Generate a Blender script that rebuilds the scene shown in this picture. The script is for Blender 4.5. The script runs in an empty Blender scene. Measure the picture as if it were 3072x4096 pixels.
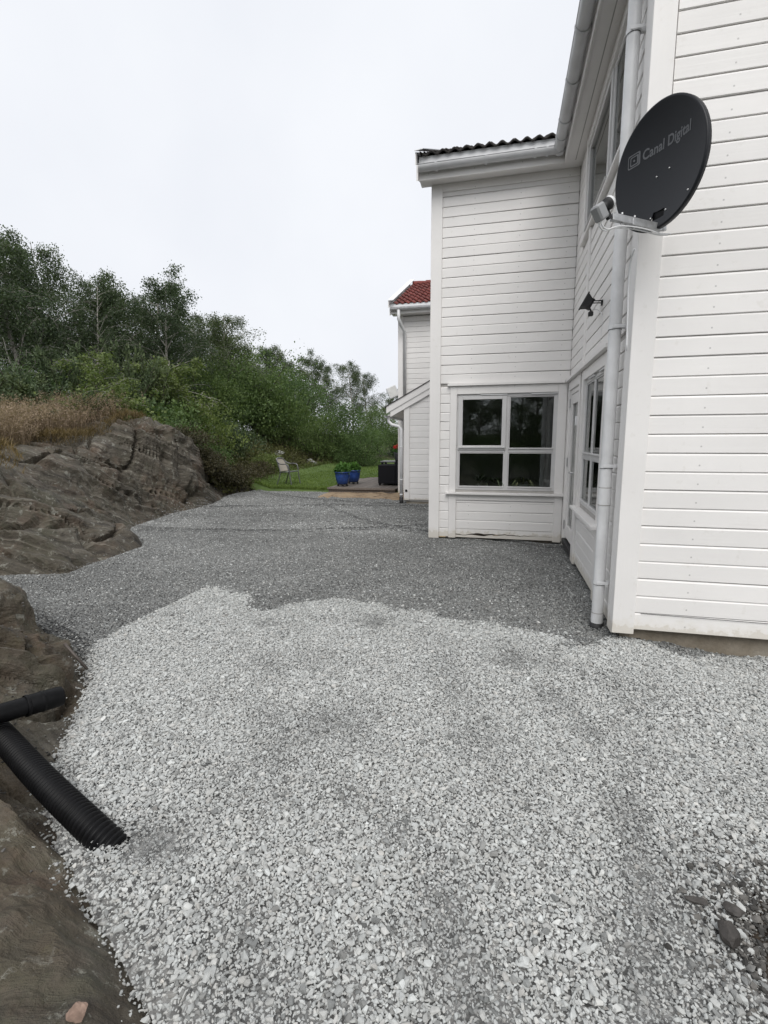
import bpy, bmesh, math, random
import numpy as np
from mathutils import Matrix, Vector, Euler

random.seed(7)
RNG = np.random.default_rng(7)
R = math.radians
SC = bpy.context.scene
COL = SC.collection

# ------------------------------------------------------------------ camera
cam_data = bpy.data.cameras.new('camera')
cam = bpy.data.objects.new('camera', cam_data)
COL.objects.link(cam)
SC.camera = cam
_A, _P, _R, _F = R(13.65), R(8.5), R(0.26), 1950.0
fw = Vector((-math.sin(_A) * math.cos(_P), math.cos(_A) * math.cos(_P), -math.sin(_P)))
rt0 = Vector((math.cos(_A), math.sin(_A), 0))
up0 = rt0.cross(fw)
rt = rt0 * math.cos(_R) - up0 * math.sin(_R)
up = up0 * math.cos(_R) + rt0 * math.sin(_R)
cam.matrix_world = Matrix(((rt.x, up.x, -fw.x, 0), (rt.y, up.y, -fw.y, 0), (rt.z, up.z, -fw.z, 1.5), (0, 0, 0, 1)))
cam_data.sensor_fit = 'VERTICAL'
cam_data.sensor_height = 24.0
cam_data.lens = 24.0 * _F / 4096.0
cam_data.clip_start = 0.05
cam_data.clip_end = 600

# ------------------------------------------------------------------ sky and light (overcast)
world = bpy.data.worlds.new('World')
SC.world = world
world.use_nodes = True
wn = world.node_tree
wn.nodes.clear()
w_out = wn.nodes.new('ShaderNodeOutputWorld')
w_bg = wn.nodes.new('ShaderNodeBackground')
w_sky = wn.nodes.new('ShaderNodeTexSky')
w_sky.sky_type = 'NISHITA'
w_sky.sun_disc = False
SUN_EL, SUN_AZ = R(50), R(167)      # azimuth measured clockwise from +Y
w_sky.sun_elevation = SUN_EL
w_sky.sun_rotation = SUN_AZ
w_sky.air_density = 1.0
w_sky.dust_density = 5.0
w_hs = wn.nodes.new('ShaderNodeHueSaturation')
w_hs.inputs['Saturation'].default_value = 0.12
w_hs.inputs['Value'].default_value = 1.0
w_tc = wn.nodes.new('ShaderNodeTexCoord')
w_no = wn.nodes.new('ShaderNodeTexNoise')
w_no.inputs['Scale'].default_value = 2.2
w_no.inputs['Detail'].default_value = 4
w_no.inputs['Roughness'].default_value = 0.55
w_ramp = wn.nodes.new('ShaderNodeValToRGB')
w_ramp.color_ramp.elements[0].position = 0.25
w_ramp.color_ramp.elements[0].color = (6.40, 6.62, 7.10, 1)
w_ramp.color_ramp.elements[1].position = 0.8
w_ramp.color_ramp.elements[1].color = (7.25, 7.42, 7.75, 1)
w_mix = wn.nodes.new('ShaderNodeMix')
w_mix.data_type = 'RGBA'
w_mix.inputs[0].default_value = 0.94          # a closed cloud deck in front of the clear sky
wn.links.new(w_sky.outputs[0], w_hs.inputs['Color'])
wn.links.new(w_tc.outputs['Generated'], w_no.inputs['Vector'])
wn.links.new(w_no.outputs['Fac'], w_ramp.inputs[0])
wn.links.new(w_hs.outputs[0], w_mix.inputs[6])
wn.links.new(w_ramp.outputs[0], w_mix.inputs[7])
wn.links.new(w_mix.outputs[2], w_bg.inputs['Color'])
w_bg.inputs['Strength'].default_value = 0.1
wn.links.new(w_bg.outputs[0], w_out.inputs['Surface'])

sun_data = bpy.data.lights.new('sun', 'SUN')
sun_data.energy = 1.5
sun_data.angle = R(42)
sun_data.color = (1.0, 0.97, 0.93)
sun = bpy.data.objects.new('sun', sun_data)
COL.objects.link(sun)
sd = Vector((math.sin(SUN_AZ) * math.cos(SUN_EL), math.cos(SUN_AZ) * math.cos(SUN_EL), math.sin(SUN_EL)))
sun.rotation_euler = sd.to_track_quat('Z', 'Y').to_euler()
sun.location = (0, 0, 20)

SC.view_settings.view_transform = 'Standard'
SC.view_settings.look = 'None'
SC.view_settings.exposure = 0.44
SC.view_settings.gamma = 1.0
SC.view_settings.use_curve_mapping = False
SC.cycles.max_bounces = 6
SC.cycles.diffuse_bounces = 3
SC.cycles.glossy_bounces = 3
SC.cycles.transmission_bounces = 4
SC.cycles.transparent_max_bounces = 8
SC.cycles.caustics_reflective = False
SC.cycles.caustics_refractive = False

# ------------------------------------------------------------------ materials
MAT = {}


def nodes_of(name):
    m = bpy.data.materials.new(name)
    m.use_nodes = True
    nt = m.node_tree
    bs = nt.nodes['Principled BSDF']
    MAT[name] = m
    return m, nt, bs


def N(nt, kind, **kw):
    n = nt.nodes.new(kind)
    for k, v in kw.items():
        if hasattr(n, k):
            setattr(n, k, v)
        else:
            n.inputs[k].default_value = v
    return n


def L(nt, a, b):
    nt.links.new(a, b)


def coords(nt, scale=(1, 1, 1), kind='pos', rot=(0, 0, 0)):
    if kind == 'pos':
        src = nt.nodes.new('ShaderNodeNewGeometry').outputs['Position']
    else:
        src = nt.nodes.new('ShaderNodeTexCoord').outputs['Object']
    mp = nt.nodes.new('ShaderNodeMapping')
    mp.inputs['Scale'].default_value = scale
    mp.inputs['Rotation'].default_value = rot
    L(nt, src, mp.inputs['Vector'])
    return mp.outputs[0]


def noise(nt, vec, scale, detail=5, rough=0.55, dist=0.0):
    n = nt.nodes.new('ShaderNodeTexNoise')
    n.inputs['Scale'].default_value = scale
    n.inputs['Detail'].default_value = detail
    n.inputs['Roughness'].default_value = rough
    n.inputs['Distortion'].default_value = dist
    L(nt, vec, n.inputs['Vector'])
    return n.outputs['Fac']


def ramp(nt, fac, stops, interp='LINEAR'):
    r = nt.nodes.new('ShaderNodeValToRGB')
    cr = r.color_ramp
    cr.interpolation = interp
    while len(cr.elements) < len(stops):
        cr.elements.new(0.5)
    for e, (p, c) in zip(cr.elements, stops):
        e.position = p
        e.color = c if len(c) == 4 else (*c, 1)
    L(nt, fac, r.inputs[0])
    return r.outputs[0]


def mix(nt, fac, a, b, mode='MIX'):
    m = nt.nodes.new('ShaderNodeMix')
    m.data_type = 'RGBA'
    m.blend_type = mode
    for i, v in ((0, fac), (6, a), (7, b)):
        if hasattr(v, 'links'):
            L(nt, v, m.inputs[i])
        elif i == 0:
            m.inputs[0].default_value = v
        else:
            m.inputs[i].default_value = (*v, 1) if len(v) == 3 else v
    return m.outputs[2]


def bump(nt, bs, h, strength=0.3, dist=0.01):
    b = nt.nodes.new('ShaderNodeBump')
    b.inputs['Strength'].default_value = strength
    b.inputs['Distance'].default_value = dist
    L(nt, h, b.inputs['Height'])
    L(nt, b.outputs[0], bs.inputs['Normal'])
    return b


def g(v):
    return (v, v, v)


def plain(name, col, rough=0.5, metal=0.0, var=0.12, nscale=6.0, bstr=0.0, bscale=60.0, spec=0.5):
    m, nt, bs = nodes_of(name)
    v = coords(nt)
    f = noise(nt, v, nscale, 5)
    lo = tuple(c * (1 - var) for c in col)
    hi = tuple(min(1, c * (1 + var)) for c in col)
    L(nt, ramp(nt, f, [(0.3, lo), (0.7, hi)]), bs.inputs['Base Color'])
    bs.inputs['Roughness'].default_value = rough
    bs.inputs['Metallic'].default_value = metal
    bs.inputs['Specular IOR Level'].default_value = spec
    if bstr:
        bump(nt, bs, noise(nt, v, bscale, 4), bstr, 0.004)
    return m


def wood_paint(name, col, axis):
    """white exterior paint on sawn wood: long grain along `axis`, faint dirt, nail dimples"""
    m, nt, bs = nodes_of(name)
    sc = {'x': (1.2, 60, 60), 'y': (60, 1.2, 60), 'z': (60, 60, 1.2)}[axis]
    v = coords(nt, sc)
    gr = noise(nt, v, 1.0, 6, 0.65, 0.4)
    vb = coords(nt)
    blotch = noise(nt, vb, 1.3, 5, 0.6)
    fine = noise(nt, vb, 14, 4, 0.6)
    info = nt.nodes.new('ShaderNodeObjectInfo')
    base = ramp(nt, blotch, [(0.3, tuple(c * 0.93 for c in col)), (0.65, col)])
    tint = ramp(nt, info.outputs['Random'], [(0, g(0.955)), (1, g(1.0))])
    base = mix(nt, 1.0, base, tint, 'MULTIPLY')
    dirt = ramp(nt, fine, [(0.62, g(1.0)), (0.8, (0.86, 0.85, 0.82))])
    base = mix(nt, 0.7, base, dirt, 'MULTIPLY')
    # splash dirt close to the ground has its own ragged shape
    sep = nt.nodes.new('ShaderNodeSeparateXYZ')
    L(nt, nt.nodes.new('ShaderNodeNewGeometry').outputs['Position'], sep.inputs[0])
    ad = N(nt, 'ShaderNodeMath', operation='MULTIPLY_ADD')
    L(nt, fine, ad.inputs[0])
    ad.inputs[1].default_value = -0.22
    L(nt, sep.outputs['Z'], ad.inputs[2])
    sp = ramp(nt, ad.outputs[0], [(0.0, (0.80, 0.77, 0.70)), (0.02, (0.94, 0.93, 0.90)), (0.07, g(1.0))])
    base = mix(nt, 0.8, base, sp, 'MULTIPLY')
    if axis == 'x':
        def cell(out, off, per):
            a_ = N(nt, 'ShaderNodeMath', operation='ADD')
            L(nt, out, a_.inputs[0])
            a_.inputs[1].default_value = off
            p_ = N(nt, 'ShaderNodeMath', operation='PINGPONG')
            L(nt, a_.outputs[0], p_.inputs[0])
            p_.inputs[1].default_value = per / 2
            return p_.outputs[0]
        cu, cv = cell(sep.outputs['X'], 0.47, 0.6), cell(sep.outputs['Z'], -0.13 + PITCH_, PITCH_)
        cb_ = nt.nodes.new('ShaderNodeCombineXYZ')
        L(nt, cu, cb_.inputs[0])
        L(nt, cv, cb_.inputs[1])
        ln_ = N(nt, 'ShaderNodeVectorMath', operation='LENGTH')
        L(nt, cb_.outputs[0], ln_.inputs[0])
        base = mix(nt, 1.0, base, ramp(nt, ln_.outputs['Value'], [(0.0, g(0.58)), (0.004, g(0.66)), (0.0065, g(1.0))]), 'MULTIPLY')
    L(nt, base, bs.inputs['Base Color'])
    L(nt, ramp(nt, gr, [(0.3, g(0.38)), (0.7, g(0.55))]), bs.inputs['Roughness'])
    bump(nt, bs, gr, 0.22, 0.004)
    return m


PITCH_ = 0.131
WHITE = (0.86, 0.842, 0.822)
wood_paint('paint_x', WHITE, 'x')
wood_paint('paint_y', WHITE, 'y')
wood_paint('paint_z', WHITE, 'z')
plain('trim_frame', (0.62, 0.615, 0.61), 0.4, 0, 0.05, 3)
plain('plastic_white', (0.74, 0.745, 0.75), 0.35, 0, 0.1, 5)
plain('gutter_white', (0.60, 0.605, 0.615), 0.4, 0, 0.1, 4)
plain('plastic_black', (0.006, 0.006, 0.0065), 0.42, 0, 0.3, 20, 0.1, 90, 0.14)
plain('plastic_black_matte', (0.02, 0.02, 0.021), 0.6, 0, 0.2, 20)
plain('gap_dark', (0.42, 0.405, 0.385), 0.8)  # backing tone; shading of the gaps between boards is put into this colour
plain('raw_wood', (0.52, 0.40, 0.22), 0.8, 0, 0.3, 40)
plain('interior', (0.10, 0.095, 0.09), 0.9)
plain('steel', (0.55, 0.55, 0.55), 0.35, 0.9, 0.1)
plain('galvanised', (0.50, 0.505, 0.51), 0.45, 0.7, 0.2, 30)
plain('dish_grey', (0.0085, 0.010, 0.0135), 0.45, 0, 0.08, 4, 0, 60, 0.35)
plain('dish_print', (0.125, 0.13, 0.14), 0.5, 0, 0.05)
plain('lnb_grey', (0.30, 0.305, 0.31), 0.5, 0, 0.08)
plain('alu_dark', (0.16, 0.16, 0.165), 0.4, 0.6, 0.1)
plain('textilene', (0.36, 0.33, 0.28), 0.8, 0, 0.15, 80)
plain('blue_glaze', (0.022, 0.058, 0.21), 0.25, 0, 0.3, 8)
plain('rattan_black', (0.008, 0.008, 0.010), 0.6, 0, 0.3, 60, 0.5, 90, 0.15)
plain('potting_soil', (0.03, 0.022, 0.016), 0.95)
plain('grey_pot', (0.13, 0.13, 0.135), 0.6)
plain('ceramic_white', (0.65, 0.65, 0.63), 0.3)
plain('red_petal', (0.55, 0.01, 0.015), 0.6, 0, 0.3, 60)
plain('rust_rod', (0.10, 0.085, 0.075), 0.6, 0.3, 0.3, 30)

# concrete foundation
m, nt, bs = nodes_of('concrete')
v = coords(nt)
f1 = noise(nt, v, 3, 6, 0.6)
f2 = noise(nt, v, 40, 4, 0.6)
c = ramp(nt, f1, [(0.25, (0.17, 0.14, 0.10)), (0.5, (0.27, 0.235, 0.185)), (0.75, (0.36, 0.335, 0.29))])
c = mix(nt, 0.35, c, ramp(nt, f2, [(0.3, g(0.55)), (0.7, g(1.1))]), 'MULTIPLY')
L(nt, c, bs.inputs['Base Color'])
bs.inputs['Roughness'].default_value = 0.9
bump(nt, bs, f2, 0.5, 0.01)

# glass: thin double pane, reflects by Fresnel and lets the dark room show
m, nt, bs = nodes_of('glass')
nt.nodes.remove(bs)
fr = N(nt, 'ShaderNodeFresnel', IOR=1.75)
gl = nt.nodes.new('ShaderNodeBsdfGlossy')
gl.inputs['Roughness'].default_value = 0.0
gl.inputs['Color'].default_value = (0.95, 0.97, 0.96, 1)
tr = nt.nodes.new('ShaderNodeBsdfTransparent')
tr.inputs['Color'].default_value = (0.80, 0.83, 0.81, 1)
ms = nt.nodes.new('ShaderNodeMixShader')
L(nt, fr.outputs[0], ms.inputs[0])
L(nt, tr.outputs[0], ms.inputs[1])
L(nt, gl.outputs[0], ms.inputs[2])
wv = noise(nt, coords(nt), 2.5, 1)
bb = nt.nodes.new('ShaderNodeBump')
bb.inputs['Strength'].default_value = 0.02
bb.inputs['Distance'].default_value = 0.02
L(nt, wv, bb.inputs['Height'])
L(nt, bb.outputs[0], gl.inputs['Normal'])
L(nt, ms.outputs[0], nt.nodes['Material Output'].inputs['Surface'])

# roof tiles
def tile_mat(name, c0, c1, moss):
    m, nt, bs = nodes_of(name)
    v = coords(nt)
    f = noise(nt, v, 6, 6, 0.65)
    f2 = noise(nt, v, 30, 4, 0.6)
    info = nt.nodes.new('ShaderNodeObjectInfo')
    c = ramp(nt, f, [(0.3, c0), (0.7, c1)])
    c = mix(nt, 1.0, c, ramp(nt, info.outputs['Random'], [(0, g(0.72)), (1, g(1.1))]), 'MULTIPLY')
    c = mix(nt, ramp(nt, f2, [(0.58, g(0)), (0.72, g(0.7))]), c, moss)
    L(nt, c, bs.inputs['Base Color'])
    bs.inputs['Roughness'].default_value = 0.75
    bump(nt, bs, f2, 0.3, 0.005)


tile_mat('tile_dark', (0.022, 0.020, 0.019), (0.045, 0.038, 0.036), (0.035, 0.04, 0.02))
tile_mat('tile_red', (0.13, 0.026, 0.020), (0.20, 0.040, 0.030), (0.09, 0.03, 0.02))

# rock: bedded dark gneiss with lichen, rust and soil
m, nt, bs = nodes_of('rock')
v = coords(nt)
bed = nt.nodes.new('ShaderNodeAttribute')
bed.attribute_name = 'bed'
sepv = nt.nodes.new('ShaderNodeSeparateXYZ')
L(nt, v, sepv.inputs[0])
cmb = nt.nodes.new('ShaderNodeCombineXYZ')
bm_ = N(nt, 'ShaderNodeMath', operation='MULTIPLY')
L(nt, bed.outputs['Fac'], bm_.inputs[0])
bm_.inputs[1].default_value = 13.0
L(nt, bm_.outputs[0], cmb.inputs[0])
jat = nt.nodes.new('ShaderNodeAttribute')
jat.attribute_name = 'joint'
L(nt, jat.outputs['Fac'], cmb.inputs[1])
vs = cmb.outputs[0]
big = noise(nt, v, 0.7, 4, 0.6)
bands = noise(nt, vs, 1.5, 8, 0.7, 0.25)
fine = noise(nt, v, 26, 6, 0.65)
lich = noise(nt, v, 11, 8, 0.75, 0.3)
rust = noise(nt, v, 1.5, 5, 0.6)
c = ramp(nt, bands, [(0.33, (0.014, 0.011, 0.008)), (0.42, (0.064, 0.054, 0.040)), (0.56, (0.112, 0.098, 0.074)), (0.68, (0.24, 0.22, 0.18))])
c = mix(nt, ramp(nt, rust, [(0.5, g(0)), (0.68, g(0.6))]), c, (0.115, 0.068, 0.040))
mo_ = mix(nt, 0.5, big, noise(nt, v, 7, 6, 0.7))
c = mix(nt, ramp(nt, mo_, [(0.50, g(0)), (0.60, g(0.6))]), c, (0.062, 0.062, 0.036))
c = mix(nt, 0.4, c, ramp(nt, fine, [(0.3, g(0.45)), (0.7, g(1.35))]), 'MULTIPLY')
c = mix(nt, ramp(nt, lich, [(0.57, g(0)), (0.61, g(0.75))]), c, (0.27, 0.265, 0.225))
at = nt.nodes.new('ShaderNodeAttribute')
at.attribute_name = 'soil'
soilc = ramp(nt, noise(nt, v, 9, 6, 0.7), [(0.3, (0.030, 0.021, 0.013)), (0.55, (0.062, 0.046, 0.028)), (0.75, (0.085, 0.072, 0.035))])
c = mix(nt, at.outputs['Fac'], c, soilc)
L(nt, c, bs.inputs['Base Color'])
bs.inputs['Roughness'].default_value = 0.62
hmix = N(nt, 'ShaderNodeMath', operation='ADD')
L(nt, bands, hmix.inputs[0])
hm2 = N(nt, 'ShaderNodeMath', operation='MULTIPLY')
L(nt, fine, hm2.inputs[0])
hm2.inputs[1].default_value = 0.5
L(nt, hm2.outputs[0], hmix.inputs[1])
bump(nt, bs, hmix.outputs[0], 1.0, 0.05)

# hill soil / heath
m, nt, bs = nodes_of('heath')
v = coords(nt)
c = ramp(nt, noise(nt, v, 2.2, 6, 0.65), [(0.3, (0.022, 0.024, 0.010)), (0.5, (0.040, 0.045, 0.016)), (0.7, (0.070, 0.052, 0.024))])
L(nt, c, bs.inputs['Base Color'])
bs.inputs['Roughness'].default_value = 0.95
bump(nt, bs, noise(nt, v, 14, 6, 0.7), 1.0, 0.08)

# lawn
m, nt, bs = nodes_of('lawn')
v = coords(nt)
c = ramp(nt, noise(nt, v, 1.4, 6, 0.65), [(0.3, (0.065, 0.105, 0.026)), (0.6, (0.105, 0.16, 0.040)), (0.8, (0.15, 0.17, 0.055))])
L(nt, c, bs.inputs['Base Color'])
bs.inputs['Roughness'].default_value = 0.9
bump(nt, bs, noise(nt, v, 60, 4, 0.7), 0.8, 0.03)

# gravel bed under the loose stones
m, nt, bs = nodes_of('gravel_bed')
v = coords(nt)
vor = nt.nodes.new('ShaderNodeTexVoronoi')
vor.inputs['Scale'].default_value = 42
L(nt, v, vor.inputs['Vector'])
at = nt.nodes.new('ShaderNodeAttribute')
at.attribute_name = 'dry'
c = mix(nt, at.outputs['Fac'], (0.15, 0.152, 0.155), (0.45, 0.45, 0.44))
sh = nt.nodes.new('ShaderNodeSeparateColor')
L(nt, vor.outputs['Color'], sh.inputs[0])
c = mix(nt, 1.0, c, ramp(nt, sh.outputs[0], [(0, g(0.35)), (1, g(1.1))]), 'MULTIPLY')
L(nt, c, bs.inputs['Base Color'])
bs.inputs['Roughness'].default_value = 0.9
bump(nt, bs, vor.outputs['Distance'], 1.0, 0.015)

# loose stones
m, nt, bs = nodes_of('stone_gravel')
at = nt.nodes.new('ShaderNodeAttribute')
at.attribute_type = 'INSTANCER'
at.attribute_name = 'shade'
at2 = nt.nodes.new('ShaderNodeAttribute')
at2.attribute_type = 'INSTANCER'
at2.attribute_name = 'warm'
v = coords(nt, (1, 1, 1), 'obj')
f = noise(nt, coords(nt), 60, 5, 0.6)
c = mix(nt, at2.outputs['Fac'], (0.975, 1.0, 0.975), (1.0, 0.955, 0.88))
sc_ = nt.nodes.new('ShaderNodeVectorMath')
sc_.operation = 'SCALE'
L(nt, c, sc_.inputs[0])
L(nt, at.outputs['Fac'], sc_.inputs['Scale'])
c = mix(nt, 0.8, sc_.outputs[0], ramp(nt, f, [(0.25, g(0.72)), (0.7, g(1.08))]), 'MULTIPLY')
L(nt, c, bs.inputs['Base Color'])
bs.inputs['Roughness'].default_value = 0.72
bs.inputs['Specular IOR Level'].default_value = 0.35

# sand and soil
m, nt, bs = nodes_of('sand')
v = coords(nt)
c = ramp(nt, noise(nt, v, 4, 7, 0.7), [(0.3, (0.10, 0.065, 0.038)), (0.5, (0.28, 0.205, 0.13)), (0.75, (0.37, 0.29, 0.19))])
L(nt, c, bs.inputs['Base Color'])
bs.inputs['Roughness'].default_value = 0.95
bump(nt, bs, noise(nt, v, 18, 5, 0.7), 0.8, 0.03)
m, nt, bs = nodes_of('soil')
v = coords(nt)
c = ramp(nt, noise(nt, v, 14, 7, 0.72), [(0.3, (0.020, 0.014, 0.010)), (0.55, (0.055, 0.040, 0.027)), (0.8, (0.12, 0.10, 0.075))])
L(nt, c, bs.inputs['Base Color'])
bs.inputs['Roughness'].default_value = 0.95
bump(nt, bs, noise(nt, v, 50, 5, 0.7), 1.0, 0.02)
plain('dark_stone', (0.045, 0.040, 0.036), 0.6, 0, 0.35, 25, 0.5, 60)
plain('pink_stone', (0.26, 0.18, 0.14), 0.8, 0, 0.4, 25, 0.5, 60)
plain('pale_boulder', (0.22, 0.22, 0.205), 0.9, 0, 0.35, 8, 0.8, 20)

# weathered deck wood
m, nt, bs = nodes_of('deck_wood')
v = coords(nt, (30, 1.0, 30))
info = nt.nodes.new('ShaderNodeObjectInfo')
c = ramp(nt, noise(nt, v, 1, 6, 0.65), [(0.3, (0.085, 0.070, 0.060)), (0.7, (0.20, 0.175, 0.155))])
c = mix(nt, 1.0, c, ramp(nt, info.outputs['Random'], [(0, g(0.75)), (1, g(1.15))]), 'MULTIPLY')
L(nt, c, bs.inputs['Base Color'])
bs.inputs['Roughness'].default_value = 0.8

# bark
m, nt, bs = nodes_of('birch_bark')
v = coords(nt, (6, 6, 1.5))
c = ramp(nt, noise(nt, v, 2.5, 6, 0.7), [(0.34, (0.045, 0.040, 0.034)), (0.46, (0.26, 0.245, 0.215)), (0.7, (0.46, 0.44, 0.40))])
L(nt, c, bs.inputs['Base Color'])
bs.inputs['Roughness'].default_value = 0.9
plain('twig_bark', (0.055, 0.043, 0.033), 0.9, 0, 0.4, 8)


def leaf_mat(name, dark, light, trans=0.3, hue=0.0):
    m, nt, bs = nodes_of(name)
    at = nt.nodes.new('ShaderNodeAttribute')
    at.attribute_name = 'tint'
    info = nt.nodes.new('ShaderNodeObjectInfo')
    c = ramp(nt, at.outputs['Fac'], [(0.0, dark), (1.0, light)])
    c = mix(nt, 1.0, c, ramp(nt, info.outputs['Random'], [(0, (0.82, 0.86, 0.9)), (0.5, g(1.0)), (1, (1.18, 1.1, 0.92))]), 'MULTIPLY')
    L(nt, c, bs.inputs['Base Color'])
    bs.inputs['Roughness'].default_value = 0.55
    bs.inputs['Specular IOR Level'].default_value = 0.3
    tl = nt.nodes.new('ShaderNodeBsdfTranslucent')
    L(nt, mix(nt, 1.0, c, (1.1, 1.25, 0.6), 'MULTIPLY'), tl.inputs['Color'])
    ms = nt.nodes.new('ShaderNodeMixShader')
    ms.inputs[0].default_value = trans
    L(nt, bs.outputs[0], ms.inputs[1])
    L(nt, tl.outputs[0], ms.inputs[2])
    L(nt, ms.outputs[0], nt.nodes['Material Output'].inputs['Surface'])


leaf_mat('leaf_birch', (0.034, 0.055, 0.028), (0.105, 0.140, 0.070))
leaf_mat('leaf_yellow', (0.080, 0.120, 0.034), (0.210, 0.255, 0.085))
leaf_mat('leaf_green', (0.050, 0.090, 0.032), (0.145, 0.210, 0.075))
leaf_mat('leaf_juniper', (0.036, 0.060, 0.028), (0.125, 0.165, 0.080), 0.1)
leaf_mat('leaf_heather', (0.030, 0.030, 0.014), (0.095, 0.080, 0.040), 0.15)
leaf_mat('leaf_cover', (0.050, 0.045, 0.020), (0.125, 0.135, 0.045), 0.25)
leaf_mat('grass_dry', (0.140, 0.095, 0.060), (0.42, 0.315, 0.225), 0.25)
leaf_mat('grass_orange', (0.060, 0.045, 0.022), (0.20, 0.145, 0.065), 0.2)
leaf_mat('grass_green', (0.065, 0.11, 0.026), (0.165, 0.235, 0.058), 0.3)
leaf_mat('leaf_pot', (0.030, 0.085, 0.018), (0.12, 0.24, 0.05), 0.3)
leaf_mat('leaf_spider', (0.08, 0.13, 0.06), (0.38, 0.42, 0.26), 0.2)

# ------------------------------------------------------------------ mesh helpers


class MB:
    """collects shapes and links them as one mesh object"""

    def __init__(s):
        s.v = []
        s.f = []
        s.sm = []

    def add(s, verts, faces, smooth=False):
        o = len(s.v)
        s.v += [tuple(p) for p in verts]
        s.f += [tuple(i + o for i in f) for f in faces]
        s.sm += [smooth] * len(faces)
        return s

    def box(s, x0, x1, y0, y1, z0, z1):
        vs = [(x0, y0, z0), (x1, y0, z0), (x1, y1, z0), (x0, y1, z0), (x0, y0, z1), (x1, y0, z1), (x1, y1, z1), (x0, y1, z1)]
        return s.add(vs, [(3, 2, 1, 0), (4, 5, 6, 7), (0, 1, 5, 4), (1, 2, 6, 5), (2, 3, 7, 6), (3, 0, 4, 7)])

    def bbox(s, x0, x1, y0, y1, z0, z1, b=0.004):
        """box with chamfered edges along its long axis front corners (all 12 edges via 24 verts)"""
        b = min(b, (x1 - x0) * .45, (y1 - y0) * .45, (z1 - z0) * .45)
        bm = bmesh.new()
        bmesh.ops.create_cube(bm, size=1)
        for vv in bm.verts:
            vv.co = Vector(((x0 + x1) / 2 + vv.co.x * (x1 - x0), (y0 + y1) / 2 + vv.co.y * (y1 - y0), (z0 + z1) / 2 + vv.co.z * (z1 - z0)))
        bmesh.ops.bevel(bm, geom=bm.edges[:], offset=b, segments=1, affect='EDGES')
        bm.verts.index_update()
        s.add([vv.co[:] for vv in bm.verts], [[q.index for q in f.verts] for f in bm.faces])
        bm.free()
        return s

    def prism(s, prof, a, b, axis='x', smooth=False):
        """extrude closed profile (list of 2-tuples, counter-clockwise) along axis from a to b"""
        n = len(prof)

        def pt(t, p):
            return {'x': (t, p[0], p[1]), 'y': (p[0], t, p[1]), 'z': (p[0], p[1], t)}[axis]
        vs = [pt(a, p) for p in prof] + [pt(b, p) for p in prof]
        fs = [(i, (i + 1) % n, n + (i + 1) % n, n + i) for i in range(n)]
        fs += [tuple(range(n - 1, -1, -1)), tuple(range(n, 2 * n))]
        return s.add(vs, fs, smooth)

    def tube(s, pts, rad, n=10, caps=True, smooth=True):
        pts = [Vector(p) for p in pts]
        if not hasattr(rad, '__len__'):
            rad = [rad] * len(pts)
        vs, fs = [], []
        prev = None
        for i, p in enumerate(pts):
            t = (pts[min(i + 1, len(pts) - 1)] - pts[max(i - 1, 0)]).normalized()
            if prev is None:
                a = t.cross(Vector((0, 0, 1)))
                if a.length < 0.1:
                    a = t.cross(Vector((1, 0, 0)))
            else:
                a = prev - t * prev.dot(t)
            a.normalize()
            prev = a
            b = t.cross(a)
            for k in range(n):
                th = 2 * math.pi * k / n
                vs.append(p + a * (rad[i] * math.cos(th)) + b * (rad[i] * math.sin(th)))
        for i in range(len(pts) - 1):
            for k in range(n):
                k2 = (k + 1) % n
                fs.append((i * n + k, i * n + k2, (i + 1) * n + k2, (i + 1) * n + k))
        s.add(vs, fs, smooth)
        if caps:
            o = len(s.v) - len(vs)
            s.f += [tuple(o + k for k in range(n - 1, -1, -1)), tuple(o + len(vs) - n + k for k in range(n))]
            s.sm += [False, False]
        return s

    def lathe(s, prof, c=(0, 0, 0), n=24, smooth=True):
        vs, fs = [], []
        for (r, z) in prof:
            for k in range(n):
                th = 2 * math.pi * k / n
                vs.append((c[0] + r * math.cos(th), c[1] + r * math.sin(th), c[2] + z))
        for i in range(len(prof) - 1):
            for k in range(n):
                k2 = (k + 1) % n
                fs.append((i * n + k, i * n + k2, (i + 1) * n + k2, (i + 1) * n + k))
        return s.add(vs, fs, smooth)

    def mesh(s, name, mat):
        me = bpy.data.meshes.new(name)
        me.from_pydata(s.v, [], s.f)
        me.polygons.foreach_set('use_smooth', s.sm)
        if mat:
            me.materials.append(MAT[mat])
        me.update()
        return me

    def build(s, name, mat, parent=None, xf=None):
        if xf is not None:
            s.v = [tuple(xf @ Vector(p)) for p in s.v]
        return link(name, s.mesh(name, mat), parent)


def link(name, me, parent=None, loc=None):
    o = bpy.data.objects.new(name, me)
    COL.objects.link(o)
    if parent is not None:
        o.parent = parent
    if loc is not None:
        o.location = loc
    return o


def empty(name, loc=(0, 0, 0), rz=0.0):
    o = bpy.data.objects.new(name, None)
    COL.objects.link(o)
    o.location = loc
    o.rotation_euler = (0, 0, rz)
    o.empty_display_size = 0.2
    return o


def tag(o, label=None, cat=None, group=None, kind=None):
    if label:
        o['label'] = label
    if cat:
        o['category'] = cat
    if group:
        o['group'] = group
    if kind:
        o['kind'] = kind
    return o


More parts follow.
